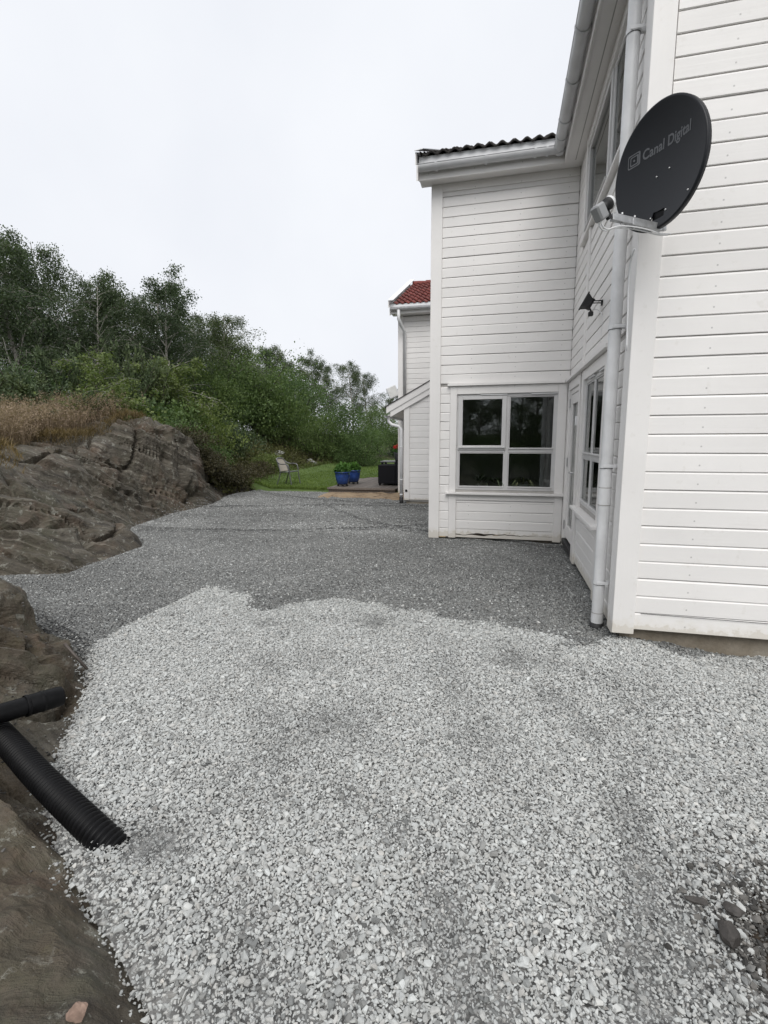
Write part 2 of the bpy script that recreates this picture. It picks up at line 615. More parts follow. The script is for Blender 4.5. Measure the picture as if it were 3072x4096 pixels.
def np_mesh(name, verts, faces, mat, smooth=False, attrs=None):
    """verts (n,3); faces (m,k) array; attrs {name: (n,) floats}"""
    me = bpy.data.meshes.new(name)
    verts = np.ascontiguousarray(verts, dtype=np.float32)
    faces = np.ascontiguousarray(faces, dtype=np.int32)
    m_, k_ = faces.shape
    me.vertices.add(len(verts))
    me.vertices.foreach_set('co', verts.ravel())
    me.loops.add(m_ * k_)
    me.loops.foreach_set('vertex_index', faces.ravel())
    me.polygons.add(m_)
    me.polygons.foreach_set('loop_start', np.arange(0, m_ * k_, k_, dtype=np.int32))
    me.polygons.foreach_set('use_smooth', np.full(m_, smooth, dtype=bool))
    me.update(calc_edges=True)
    me.validate()
    if attrs:
        for an, av in attrs.items():
            a = me.attributes.new(an, 'FLOAT', 'POINT')
            a.data.foreach_set('value', np.ascontiguousarray(av, dtype=np.float32))
    if mat:
        me.materials.append(MAT[mat])
    return me


# numpy value noise
def _hash(ix, iy, iz, seed):
    h = (ix.astype(np.int64) * 374761393 + iy.astype(np.int64) * 668265263 + iz.astype(np.int64) * 2147483647 + seed * 974711) & 0xffffffff
    h = ((h ^ (h >> 13)) * 1274126177) & 0xffffffff
    h = h ^ (h >> 16)
    return (h & 0xffff).astype(np.float64) / 65535.0


def vnoise(x, y, z=None, seed=0):
    if z is None:
        z = np.zeros_like(x)
    ix, iy, iz = np.floor(x), np.floor(y), np.floor(z)
    fx, fy, fz = x - ix, y - iy, z - iz
    fx, fy, fz = [t * t * (3 - 2 * t) for t in (fx, fy, fz)]
    r = 0
    for dx in (0, 1):
        for dy in (0, 1):
            for dz in (0, 1):
                w = (fx if dx else 1 - fx) * (fy if dy else 1 - fy) * (fz if dz else 1 - fz)
                r = r + w * _hash(ix + dx, iy + dy, iz + dz, seed)
    return r


def fbm(x, y, z=None, oct=4, seed=0):
    if z is None:
        z = np.zeros_like(x)
    r, a, s = 0, 0.5, 0
    for i in range(oct):
        r = r + a * vnoise(x * 2 ** i, y * 2 ** i, z * 2 ** i, seed + i)
        s += a
        a *= 0.5
    return r / s


# ------------------------------------------------------------------ terrain
# level yard outline: x, y, slope of the bank outside it, height where it flattens, slope beyond
YARD = np.array([
    (-2.5, -12, 0.30, 0.8, 0.10), (-1.0, -5, 0.32, 0.7, 0.12), (-0.75, -1.5, 0.34, 0.6, 0.14), (-0.50, 0.30, 0.40, 0.55, 0.16),
    (-0.68, 0.84, 0.40, 0.55, 0.16), (-0.96, 0.98, 0.40, 0.5, 0.16), (-1.26, 1.15, 0.34, 0.45, 0.16), (-1.51, 1.29, 0.28, 0.4, 0.16),
    (-1.96, 1.66, 0.28, 0.4, 0.16), (-2.22, 2.02, 0.36, 0.45, 0.14), (-2.50, 2.40, 0.8, 0.48, 0.10), (-2.95, 2.78, 1.9, 0.68, 0.05),
    (-4.2, 3.30, 1.9, 0.80, 0.05), (-5.3, 3.70, 1.0, 0.9, 0.1), (-5.6, 3.98, 0.9, 1.45, 0.08), (-4.78, 4.36, 0.72, 1.45, 0.05),
    (-4.87, 5.10, 0.72, 1.46, 0.05), (-4.95, 5.75, 0.74, 1.5, 0.05), (-5.25, 6.1, 0.80, 1.5, 0.05), (-5.95, 6.55, 1.0, 1.45, 0.05),
    (-6.2, 7.1, 1.2, 1.35, 0.06), (-6.50, 8.25, 1.7, 1.50, 0.06), (-6.50, 9.2, 2.6, 1.95, 0.02), (-6.60, 10.0, 3.4, 1.90, 0.02),
    (-6.78, 10.7, 3.4, 1.55, 0.03), (-7.05, 11.2, 1.8, 1.0, 0.08), (-7.15, 11.7, 0.9, 0.8, 0.16), (-7.25, 12.4, 0.6, 0.7, 0.2), (-7.1, 13.2, 0.5, 0.6, 0.2),
    (-7.6, 14.6, 0.45, 0.6, 0.22), (-8.0, 17, 0.5, 0.8, 0.22), (-8.0, 20.5, 0.6, 0.75, 0.2), (-7.9, 22.5, 0.5, 0.7, 0.16), (-6.8, 25.5, 0.35, 0.6, 0.1),
    (-4.0, 27, 0.2, 0.5, 0.08), (4.0, 28.5, 0.2, 0.4, 0.06), (40, 30, 0.1, 0.4, 0.02), (60, -40, 0.1, 0.3, 0.02), (-2.5, -40, 0.1, 0.3, 0.05)])


def yard_distance(x, y):
    """signed distance outside the yard (positive outside) and the bank parameters at the nearest edge point"""
    px, py = YARD[:, 0], YARD[:, 1]
    n = len(YARD)
    best = np.full(x.shape, 1e9)
    prm = [np.zeros(x.shape) for _ in range(3)]
    inside = np.zeros(x.shape, bool)
    for i in range(n):
        j = (i + 1) % n
        ax, ay, bx, by = px[i], py[i], px[j], py[j]
        dx, dy = bx - ax, by - ay
        t = np.clip(((x - ax) * dx + (y - ay) * dy) / (dx * dx + dy * dy), 0, 1)
        d = np.hypot(x - ax - t * dx, y - ay - t * dy)
        mk = d < best
        best = np.where(mk, d, best)
        for k in range(3):
            prm[k] = np.where(mk, YARD[i, 2 + k] * (1 - t) + YARD[j, 2 + k] * t, prm[k])
        if ay != by:
            c = ((ay > y) != (by > y)) & (x < (bx - ax) * (y - ay) / (by - ay) + ax)
            inside ^= c
    return np.where(inside, -best, best), prm


def bank_height(x, y):
    d, (k, hh, s2) = yard_distance(x, y)
    dp = np.maximum(d, 0)
    run = hh / k
    a = k * dp
    b = hh + s2 * np.minimum(dp - run, 14) + 0.02 * np.maximum(dp - run - 14, 0)
    z = -0.5 * np.log(np.exp(-a / 0.12 * 1.0) + np.exp(-np.minimum(b, 50) / 0.12)) * 0.24
    z = np.where(dp > 0, np.maximum(z, 0), 0) + np.where(d < 0, np.maximum(d, -0.6) * 0.5, 0)
    return z, d


def hill_z(x, y):
    x = np.asarray(x, float)
    y = np.asarray(y, float)
    z, d = bank_height(x, y)
    return z + np.clip(d - 1.5, 0, 3) / 3 * (fbm(x * 0.35, y * 0.35, seed=3) - 0.5) * 0.9


def blur(a, r):
    k = np.ones(2 * r + 1) / (2 * r + 1)
    p = np.pad(a, r, mode='edge')
    p = np.apply_along_axis(lambda q: np.convolve(q, k, 'valid'), 0, p)
    return np.apply_along_axis(lambda q: np.convolve(q, k, 'valid'), 1, p)


def grid_faces(nx, ny):
    i = np.arange(nx * ny).reshape(ny, nx)
    return np.stack([i[:-1, :-1].ravel(), i[:-1, 1:].ravel(), i[1:, 1:].ravel(), i[1:, :-1].ravel()], 1)


def sheet(name, x0, x1, y0, y1, step, zf, mat, attrs=None, smooth=True, keepf=None):
    xs = np.arange(x0, x1 + step / 2, step)
    ys = np.arange(y0, y1 + step / 2, step)
    X, Y = np.meshgrid(xs, ys)
    Z = zf(X, Y)
    at = {k: f(X, Y).ravel() for k, f in attrs.items()} if attrs else None
    fc = grid_faces(len(xs), len(ys))
    if keepf is not None:
        fc = fc[keepf(X, Y).ravel()[fc].all(1)]
    return link(name, np_mesh(name, np.stack([X.ravel(), Y.ravel(), Z.ravel()], 1), fc, mat, smooth, at))


# ground sheet reaching the horizon
def ground_z(x, y):
    d, _ = yard_distance(x, y)
    return hill_z(x, y) - 0.12 - np.clip((6 - np.hypot(x + 4, y - 5)), 0, 6) * 0.06 - 0.7 * np.clip(3.0 - d, 0, 1) * np.clip((12.9 - y) / 0.7, 0, 1) * np.clip((y + 1.0) / 0.5, 0, 1)


gs = sheet('ground', -300, 300, -300, 300, 12.0, lambda x, y: np.where(np.hypot(x, y) > 70, 1.5 + 0.01 * np.hypot(x, y), -1.2), 'heath')
tag(gs, kind='structure')
hl = sheet('hill', -64, 30, -40, 64, 0.5, ground_z, 'heath')
tag(hl, kind='structure')

# rock outcrop: dense bedded surface along the left of the yard
def build_rock(x0, x1, y0, y1, st):
    xs = np.arange(x0, x1, st)
    ys = np.arange(y0, y1, st)
    X, Y = np.meshgrid(xs, ys)
    Z, D = bank_height(X, Y)
    Z = blur(Z, int(round(0.15 / st)))
    mask = np.clip((D + 0.12) / 0.3, 0, 1)
    top = np.clip((D - 1.7) / 0.9, 0, 1)
    near = np.clip((3.3 - Y) / 0.6, 0, 1)
    hump = np.exp(-((Y - 9.0) / 1.5) ** 2)
    # bedding planes dipping away to the right
    nb = np.array([0.15, 0.43, 0.85])
    nb /= np.linalg.norm(nb)
    wob = (fbm(X * 0.55, Y * 0.55, Z * 0.8, 3, 11) - 0.5) * (0.42 + 0.35 * hump)
    B = X * nb[0] + Y * nb[1] + Z * nb[2] + wob

    # second direction: joints that cut the layers into blocks
    J = Y * 0.80 - Z * 0.45 - X * 0.35 + (fbm(X * 1.1, Y * 1.1, Z, 3, 17) - 0.5) * 0.5

    steep = np.sqrt(np.gradient(Z, st, axis=1) ** 2 + np.gradient(Z, st, axis=0) ** 2 + 1)

    def sst(t):
        t = np.clip(t, 0, 1)
        return t * t * (3 - 2 * t)

    def slabs(period, length, seed, tilt=0.5):
        q = B / period + 0.22 * (vnoise(J * 1.7, B * 0 + seed, seed=seed) - 0.5)
        i = np.floor(q)
        fr = q - i
        eb, ej = np.minimum(0.6, 2.0 * st * steep / period), np.minimum(0.6, 2.0 * st * steep / length)

        def layer(i):
            off = _hash(i, i * 0 + seed, i * 0, seed)
            w = J / length * (0.7 + 0.6 * off) + off * 7
            j = np.floor(w)
            t = sst((w - j - 1 + ej) / ej)
            return _hash(i, j, i * 0 + 3, seed) * (1 - t) + _hash(i, j + 1, i * 0 + 3, seed) * t
        t = sst((fr - 1 + eb) / eb)
        return ((layer(i) + tilt * fr) * (1 - t) + layer(i + 1) * t - 0.5 - tilt * 0.5) * np.clip(period / (3.0 * st * steep), 0.25, 1)
    disp = 0.22 * slabs(0.40, 2.4, 1, 0.35) * (0.85 + 0.45 * hump)
    disp += 0.095 * slabs(0.15, 1.1, 2, 0.4) + 0.045 * slabs(0.085, 0.5, 3)
    disp *= (1 - 0.15 * near)
    disp += near * (0.030 * slabs(0.026, 0.16, 5) + 0.10 * slabs(0.22, 0.5, 6, 0.2))
    lam = fbm(B * 19, J * 1.6, seed=26, oct=4)
    disp += (lam - 0.5) * 0.085 * (1 - 0.75 * near) - np.clip(0.025 - np.abs(fbm(B * 2.6, J * 0.45, seed=27, oct=3) - 0.5), 0, 1) / 0.025 * 0.10
    disp += (fbm(X * 0.6, Y * 0.6, Z, 2, 21) - 0.5) * 0.16 + (fbm(X * 6, Y * 6, Z * 6, 4, 22) - 0.5) * 0.10
    # joints: dark clefts crossing the bedding
    jn = np.abs(fbm(X * 0.8 + Y * 0.5, Y * 0.6 - X * 0.3, Z * 0.7, 3, 33) - 0.5)
    disp -= np.clip(0.02 - jn, 0, 1) / 0.02 * 0.14 * (1 - top)
    disp += near * (fbm(X * 14, Y * 14, Z * 14, 3, 24) - 0.5) * 0.035
    gx, gy = np.gradient(Z, st, axis=1), np.gradient(Z, st, axis=0)
    ln = np.sqrt(gx ** 2 + gy ** 2 + 1)
    nx, ny, nz = -gx / ln, -gy / ln, 1 / ln
    disp = disp * mask * (1 - 0.7 * top)
    P = np.stack([X + nx * disp * 1.1, Y + ny * disp * 1.1, Z + nz * disp - (1 - mask) * 0.1 - 0.02], 2)
    soil = np.clip(top * 1.2 + np.clip((fbm(X * 3.1, Y * 3.1, Z, 6, 41) - 0.50) * 9, 0, 1) * (0.35 + 0.5 * near) * np.clip(1.2 - ln / 1.9 + near * 0.4, 0, 1), 0, 1)
    ok = (D > -0.3)
    F_ = grid_faces(len(xs), len(ys))
    keep = ok.ravel()[F_].all(1)
    F_ = F_[keep]
    used = np.unique(F_)
    mp = np.full(X.size, -1)
    mp[used] = np.arange(len(used))
    me = np_mesh('rock_outcrop', P.reshape(-1, 3)[used], mp[F_], 'rock', True, {'soil': soil.ravel()[used], 'bed': B.ravel()[used], 'joint': J.ravel()[used]})
    o = link('rock_outcrop', me)
    me.polygons.foreach_set('use_smooth', np.zeros(len(F_), dtype=bool))
    tag(o, kind='structure')
    return P, D, ok


RST, RX0, RY0 = 0.03, -10.5, 2.7
NST, NX0, NY0 = 0.014, -4.2, -0.9
FAR_P, _d, _o = build_rock(RX0, -2.0, RY0, 13.4, RST)
NEAR_P, _d, _o = build_rock(NX0, -0.2, NY0, 2.86, NST)


def rock_top(x, y):
    """height of the displaced rock near x, y (nearest sample)"""
    x, y = np.asarray(x, float), np.asarray(y, float)

    def look(P, x0, y0, st):
        i = np.clip(np.round((y - y0) / st).astype(int), 0, P.shape[0] - 1)
        j = np.clip(np.round((x - x0) / st).astype(int), 0, P.shape[1] - 1)
        return P[i, j, 2]
    return np.where(y < 2.78, look(NEAR_P, NX0, NY0, NST), look(FAR_P, RX0, RY0, RST))


# ------------------------------------------------------------------ gravel yard
EDGE = np.array([(-9, 2.0), (-3.4, 2.1), (-2.75, 2.45), (-2.93, 3.0), (-3.15, 3.75), (-3.0, 4.15), (-2.72, 4.33), (-2.45, 4.28), (-2.2, 4.0), (-2.0, 3.9), (-1.75, 4.2),
                 (-1.3, 4.32), (-1.05, 4.22), (-0.92, 3.95), (-0.6, 3.98), (-0.18, 3.82), (0.3, 3.75), (0.7, 3.66), (1.0, 3.95), (9, 4.0)])


def dryness(x, y):
    """1 where the pale, freshly spread stones lie, 0 on the older dark gravel"""
    e = np.interp(x, EDGE[:, 0], EDGE[:, 1])
    e = e + (fbm(x * 2.4, y * 2.4, oct=6, seed=51) - 0.5) * 0.75 + 0.03
    # left flank of the pale heap
    lf = x - np.interp(y, [0, 2.2, 2.6, 3.2, 4.0, 4.4], [-9, -9, -2.85, -2.95, -3.1, -2.9])
    return np.clip(np.minimum((e - y), lf + 0.05 + (fbm(x * 3, y * 3, oct=6, seed=53) - 0.5) * 0.45) / 0.14, 0, 1)


def dark_patch(x, y):
    """scuffed patches where darker, finer stones come through"""
    r = np.zeros(np.shape(x))
    for (cx, cy, rx, ry, a) in ((-1.77, 3.44, 0.16, 0.10, 1), (-0.95, 3.68, 0.16, 0.14, .8), (-1.2, 1.36, .16, .09, 1.0), (-0.8, 2.2, .35, .25, .35), (0.75, 1.45, .22, .4, .8), (0.2, 3.2, .3, .12, .35), (-1.5, 2.9, .4, .2, .3)):
        r = np.maximum(r, a * np.exp(-((x - cx) / rx) ** 2 - ((y - cy) / ry) ** 2))
    # wheel scuffs: narrow wandering bands
    for w_, a, pl in ((0.11, 0.62, ((-0.75, 2.05), (-0.6, 1.83), (-0.37, 1.61), (-0.2, 1.39), (-0.07, 1.22), (0.04, 1.05))), (0.10, 0.50, ((0.1, 3.3), (0.25, 3.02), (0.49, 2.44), (0.56, 2.19), (0.51, 1.65), (0.45, 1.31), (0.42, 1.0))),
                      (0.15, 0.30, ((-1.6, 3.2), (-1.3, 2.5), (-1.0, 1.9), (-0.75, 1.3), (-0.6, 0.9))), (0.15, 0.26, ((-0.5, 3.6), (-0.3, 2.9), (-0.1, 2.3), (0.15, 1.8)))):
        for (p0, p1) in zip(pl[:-1], pl[1:]):
            dx, dy = p1[0] - p0[0], p1[1] - p0[1]
            t = np.clip(((x - p0[0]) * dx + (y - p0[1]) * dy) / (dx * dx + dy * dy), 0, 1)
            d = np.hypot(x - p0[0] - t * dx, y - p0[1] - t * dy)
            r = np.maximum(r, a * np.exp(-(d / w_) ** 2))
    r = r * np.clip(2.6 * fbm(np.asarray(x) * 4, np.asarray(y) * 4, seed=58) - 0.45, 0, 1.3)
    return np.clip(r + (fbm(x * 2.6, y * 2.6, seed=57) - 0.5) * 0.6, 0, 1)


def track(x, y):
    """shallow arcs raked or driven through the dark gravel"""
    r = 0
    for (cx, cy, rad) in ((-1.0, 20.0, 9.2), (-2.2, 2.0, 8.6), (2.0, 13.5, 6.6), (-6, 16, 9.0)):
        d = np.hypot(x - cx, y - cy) - rad
        r = r + np.exp(-(d / 0.05) ** 2) - 0.5 * np.exp(-((np.abs(d) - 0.11) / 0.05) ** 2)
    return r


def yard_z(x, y):
    x = np.asarray(x, float)
    y = np.asarray(y, float)
    d, _ = yard_distance(x, y)
    z = (fbm(x * 1.5, y * 1.5, seed=61) - 0.5) * 0.05 + dryness(x, y) * 0.012 - dark_patch(x, y) * dryness(x, y) * 0.012
    z = z - 0.028 * track(x, y) * (y > 4.6)
    z = z + np.clip((d + 0.4), 0, 0.5) * 0.08
    z = z - 0.075 * np.clip((x - 0.85) / 0.7, 0, 1) * np.clip((y - 2.6) / 1.0, 0, 1)
    z = z - 0.05 * np.exp(-((x - 0.62) / 0.3) ** 2 - ((y - 5.6) / 1.6) ** 2)
    return z


ys_ = sheet('gravel_yard', -8.2, 4.6, -1.6, 13.4, 0.06, lambda x, y: yard_z(x, y) - 0.014 - np.clip(yard_distance(x, y)[0] + 0.06, 0, 1) * 0.9 - np.clip((yard_distance(x, y)[0] + 0.25) / 0.15, 0, 1) * 0.022, 'gravel_bed', {'dry': dryness}, keepf=lambda x, y: yard_distance(x, y)[0] < 0.6)
tag(ys_, kind='structure')


def soil_z(x, y):
    x, y = np.asarray(x, float), np.asarray(y, float)
    return 0.085 * np.exp(-((x - 0.89) / 0.13) ** 2 - ((y - 1.42) / 0.20) ** 2) + (fbm(x * 14, y * 14, oct=5, seed=5) - 0.5) * 0.07 - 0.030


def build_gravel():
    rng = np.random.default_rng(5)
    # stone prototypes: angular convex hulls
    V, Fc, SID = [], [], []
    for k in range(16):
        bm = bmesh.new()
        ax = np.array([1.0, rng.uniform(0.65, 1.0), rng.uniform(0.42, 0.72)])
        pts = rng.normal(size=(15, 3))
        pts /= np.linalg.norm(pts, axis=1)[:, None]
        pts *= ax * rng.uniform(0.8, 1.1, (15, 1))
        for p in pts:
            bm.verts.new(p)
        bmesh.ops.convex_hull(bm, input=bm.verts[:])
        for vv in [q for q in bm.verts if not q.link_faces]:
            bm.verts.remove(vv)
        bmesh.ops.triangulate(bm, faces=bm.faces[:])
        bm.verts.index_update()
        o = len(V)
        V += [vv.co[:] for vv in bm.verts]
        SID += [k] * len(bm.verts)
        Fc += [[q.index + o for q in f.verts] for f in bm.faces]
        bm.free()
    nproto = len(V)

    pts, scl = [], []

    def scatter(x0, x1, y0, y1, dens, smin, smax, power=2.0, lift=0.0, skip=False):
        cell = 1 / math.sqrt(dens)
        x, y = [q.ravel() for q in np.meshgrid(np.arange(x0, x1, cell), np.arange(y0, y1, cell))]
        n = len(x)
        if skip:
            kp = ~((y < 4.5) & (x > -2.9)) & (x > -0.95 * y - 2.4)
            x, y = x[kp], y[kp]
            n = len(x)
        x = x + rng.uniform(-0.55, 0.55, n) * cell
        y = y + rng.uniform(-0.55, 0.55, n) * cell
        d, _ = yard_distance(x, y)
        ok = d < rng.normal(0.03, 0.04, n)
        # house footprints stay free
        ok &= ~((x > 0.90) & (y > 3.93)) & ~((x > -1.02) & (y > 7.33)) & ~((x > -2.2) & (y > 11.2)) & ~((x > -4.75) & (x < -2.2) & (y > 11.98 + rng.normal(0, .06, n))) & (y < 13.15)
        # view wedge only, with a margin for a step aside
        ok &= (x > -0.95 * y - 2.4) & (x < 0.62 * y + 2.1)
        x, y = x[ok], y[ok]
        s = smin + (smax - smin) * rng.random(len(x)) ** power
        dk = dark_patch(x, y)
        s = s * (1 - 0.35 * dk)
        z = yard_z(x, y)
        dd_ = d[ok]
        z = np.where(dd_ > -0.15, np.maximum(z - np.clip(dd_ + 0.06, 0, 1) * 0.9, rock_top(x, y)), z) + lift * s
        pts.append(np.stack([x, y, z], 1))
        scl.append(s)
    # half-sizes in metres
    scatter(-2.9, 2.7, 0.1, 4.5, 8500, 0.0050, 0.0105, 1.3, 0.1)
    scatter(-2.9, 2.7, 0.1, 4.5, 1300, 0.0085, 0.0185, 2.6, 0.45)
    scatter(-2.4, 1.8, 0.1, 2.7, 7000, 0.0028, 0.0054, 1.0, 0.25)
    scatter(-7.2, 1.2, 2.3, 7.6, 5000, 0.0065, 0.0145, 1.4, 0.15, True)
    scatter(-7.6, 1.2, 7.4, 13.2, 2600, 0.0085, 0.0180, 1.5, 0.2)
    P = np.concatenate(pts)
    S = np.concatenate(scl)
    n0 = len(P)
    # earth crumbs and stone chips lying on the near rock
    m_ = 5200
    cx, cy = rng.uniform(-3.6, -0.5, m_), rng.uniform(0.2, 2.7, m_)
    dc, _ = yard_distance(cx, cy)
    okc = (dc > 0.02) & (fbm(cx * 2.2, cy * 2.2, seed=88) + rng.normal(0, .06, m_) > 0.48)
    cx, cy = cx[okc], cy[okc]
    P = np.concatenate([P, np.stack([cx, cy, rock_top(cx, cy) + 0.001], 1)])
    S = np.concatenate([S, 0.0025 + 0.009 * rng.random(len(cx)) ** 3.5])
    # clods round the patch of earth at the lower right
    m_ = 1500
    cx, cy = rng.normal(0.90, 0.10, m_), rng.normal(1.43, 0.15, m_)
    P = np.concatenate([P, np.stack([cx, cy, np.maximum(yard_z(cx, cy) + 0.004, soil_z(cx, cy) + 0.002)], 1)])
    S = np.concatenate([S, 0.003 + 0.014 * rng.random(m_) ** 3])
    n = len(P)
    print('gravel stones', n)
    dry = dryness(P[:, 0], P[:, 1])
    dry = (rng.random(n) < dry).astype(float)
    dry = np.where(rng.random(n) < 0.02, 1 - dry, dry)
    pat = dark_patch(P[:, 0], P[:, 1])
    light = rng.normal(0.49, 0.065, n) * (1 - 0.36 * pat)
    light = np.where(rng.random(n) < 0.05 + 0.25 * pat, light * 0.5, light)
    big = (fbm(P[:, 0] * 0.9, P[:, 1] * 0.9, seed=71) - 0.5)
    dark = rng.normal(0.215, 0.05, n) * (1 + 0.7 * big)
    dark = np.where(rng.random(n) < 0.07, dark * 2.0, dark)
    shade = np.clip(np.where(dry > 0.5, light, dark), 0.03, 0.72)
    # soil-stained stones round the dirt patch at the lower right
    dd = np.exp(-((P[:, 0] - 0.86) / 0.16) ** 2 - ((P[:, 1] - 1.43) / 0.26) ** 2)
    crumb = np.arange(n) >= n0
    shade = np.where(crumb, np.where(rng.random(n) < 0.012, 0.3, rng.uniform(0.03, 0.11, n)), shade)
    st = (rng.random(n) < dd * 0.8) & ~crumb
    shade = np.where(st, shade * 0.35, shade)
    warm = np.where(st | crumb, 1.0, np.clip(rng.normal(0.12, 0.2, n), 0, 1))
    rot = np.stack([rng.normal(0, 0.22, n), rng.normal(0, 0.22, n), rng.uniform(0, 6.283, n)], 1)
    sc3 = S[:, None] * np.stack([rng.uniform(0.9, 1.25, n), rng.uniform(0.8, 1.1, n), rng.uniform(0.75, 1.25, n)], 1)
    pick = rng.integers(0, 16, n)

    me = bpy.data.meshes.new('gravel')
    allv = np.concatenate([np.array(V), P]).astype(np.float32)
    Fc = np.array(Fc, dtype=np.int32)
    me.vertices.add(len(allv))
    me.vertices.foreach_set('co', allv.ravel())
    me.loops.add(Fc.size)
    me.loops.foreach_set('vertex_index', Fc.ravel())
    me.polygons.add(len(Fc))
    me.polygons.foreach_set('loop_start', np.arange(0, Fc.size, 3, dtype=np.int32))
    me.polygons.foreach_set('use_smooth', np.zeros(len(Fc), dtype=bool))
    me.update(calc_edges=True)
    me.materials.append(MAT['stone_gravel'])

    def attr(nm, typ, proto, vals, key='value'):
        a = me.attributes.new(nm, typ, 'POINT')
        dt = np.int32 if typ == 'INT' else np.float32
        full = np.concatenate([np.asarray(proto), vals]).astype(dt)
        a.data.foreach_set(key, full.ravel())
    attr('sid', 'INT', np.array(SID), np.full(n, -1))
    attr('pick', 'INT', np.zeros(nproto), pick)
    attr('shade', 'FLOAT', np.zeros(nproto), shade)
    attr('warm', 'FLOAT', np.zeros(nproto), warm)
    attr('rot', 'FLOAT_VECTOR', np.zeros((nproto, 3)), rot, 'vector')
    attr('scl', 'FLOAT_VECTOR', np.zeros((nproto, 3)), sc3, 'vector')
    o = link('gravel', me)
    tag(o, kind='stuff')

    ng = bpy.data.node_groups.new('gravel_scatter', 'GeometryNodeTree')
    ng.interface.new_socket('Geometry', in_out='INPUT', socket_type='NodeSocketGeometry')
    ng.interface.new_socket('Geometry', in_out='OUTPUT', socket_type='NodeSocketGeometry')
    nd = ng.nodes
    gi, go = nd.new('NodeGroupInput'), nd.new('NodeGroupOutput')

    def named(nm, typ):
        q = nd.new('GeometryNodeInputNamedAttribute')
        q.data_type = typ
        q.inputs['Name'].default_value = nm
        return q.outputs['Attribute']
    sid = named('sid', 'INT')
    cmpn = nd.new('FunctionNodeCompare')
    cmpn.data_type = 'INT'
    cmpn.operation = 'LESS_THAN'
    ng.links.new(sid, [q for q in cmpn.inputs if q.enabled and q.name == 'A'][0])
    [q for q in cmpn.inputs if q.enabled and q.name == 'B'][0].default_value = 0
    sep = nd.new('GeometryNodeSeparateGeometry')
    sep.domain = 'POINT'
    ng.links.new(gi.outputs[0], sep.inputs['Geometry'])
    ng.links.new(cmpn.outputs[0], sep.inputs['Selection'])
    spl = nd.new('GeometryNodeSplitToInstances')
    spl.domain = 'POINT'
    ng.links.new(sep.outputs['Inverted'], spl.inputs[0])
    ng.links.new(sid, spl.inputs['Group ID'])
    iop = nd.new('GeometryNodeInstanceOnPoints')
    ng.links.new(sep.outputs['Selection'], iop.inputs['Points'])
    ng.links.new(spl.outputs[0], iop.inputs['Instance'])
    iop.inputs['Pick Instance'].default_value = True
    ng.links.new(named('pick', 'INT'), iop.inputs['Instance Index'])
    ng.links.new(named('rot', 'FLOAT_VECTOR'), iop.inputs['Rotation'])
    ng.links.new(named('scl', 'FLOAT_VECTOR'), iop.inputs['Scale'])
    ng.links.new(iop.outputs[0], go.inputs[0])
    md = o.modifiers.new('scatter', 'NODES')
    md.node_group = ng


build_gravel()

# sand strip in front of the deck
def sand_z(x, y):
    return 0.015 + (fbm(x * 4, y * 4, seed=81) - 0.5) * 0.09


ss = sheet('sand_strip', -4.95, -2.25, 11.7, 13.15, 0.04, lambda x, y: sand_z(x, y) + 0.01 - np.clip(12.05 + (fbm(x * 2.5, y * 0, seed=82) - .5) * .55 - y, 0, 1) * 0.5 - np.clip(-4.7 - x, 0, 1) * 0.5, 'sand')
tag(ss, kind='structure')

# lawn
def lawn_z(x, y):
    d, _ = yard_distance(np.asarray(x, float), np.asarray(y, float))
    return 0.05 + np.clip(y - 13, 0, 12) * 0.012 + (fbm(np.asarray(x) * 0.8, np.asarray(y) * 0.8, seed=91) - 0.5) * 0.06 + np.clip(d + 0.4, 0, 2) * 0.35


lw = sheet('lawn', -10.0, 6, 13.13, 29, 0.1, lambda x, y: lawn_z(x, y) - np.clip(13.30 - y, 0, 1) * 1.1, 'lawn', keepf=lambda x, y: yard_distance(x, y)[0] < 0.2)
tag(lw, kind='structure')

# ------------------------------------------------------------------ house building kit
PITCH = 0.131


def board_mesh(k):
    """rebated weatherboard, unit length along x, face at y = 0 .. -0.02 (outward is -y), height PITCH"""
    h = PITCH
    dr = (k - 1.5) * 0.0009
    prof = [(0.0, 0.0), (0.0, h - 0.002), (-0.0125, h - 0.0028), (-0.0205 + dr, h - 0.016), (-0.0225 - dr, 0.004), (-0.019, 0.0005)]
    mb = MB()
    n = len(prof)
    secs = 3
    vs = []
    for i in range(secs + 1):
        t = i / secs
        wz = 0.0016 * math.sin(3.1 * t + k * 1.7)
        wy = 0.0012 * math.sin(4.3 * t + k * 2.3)
        vs += [(t, p[0] + (wy if p[0] < -0.005 else 0), p[1] + wz) for p in prof]
    fs = []
    for i in range(secs):
        for j in range(n):
            j2 = (j + 1) % n
            fs.append((i * n + j, (i + 1) * n + j, (i + 1) * n + j2, i * n + j2))
    fs.append(tuple(range(n)))
    fs.append(tuple(range((secs + 1) * n - 1, secs * n - 1, -1)))
    mb.add(vs, fs)
    return mb


BOARDS = {}
for ax in 'xy':
    BOARDS[ax] = [board_mesh(k).mesh('siding_board', 'paint_' + ax) for k in range(4)]


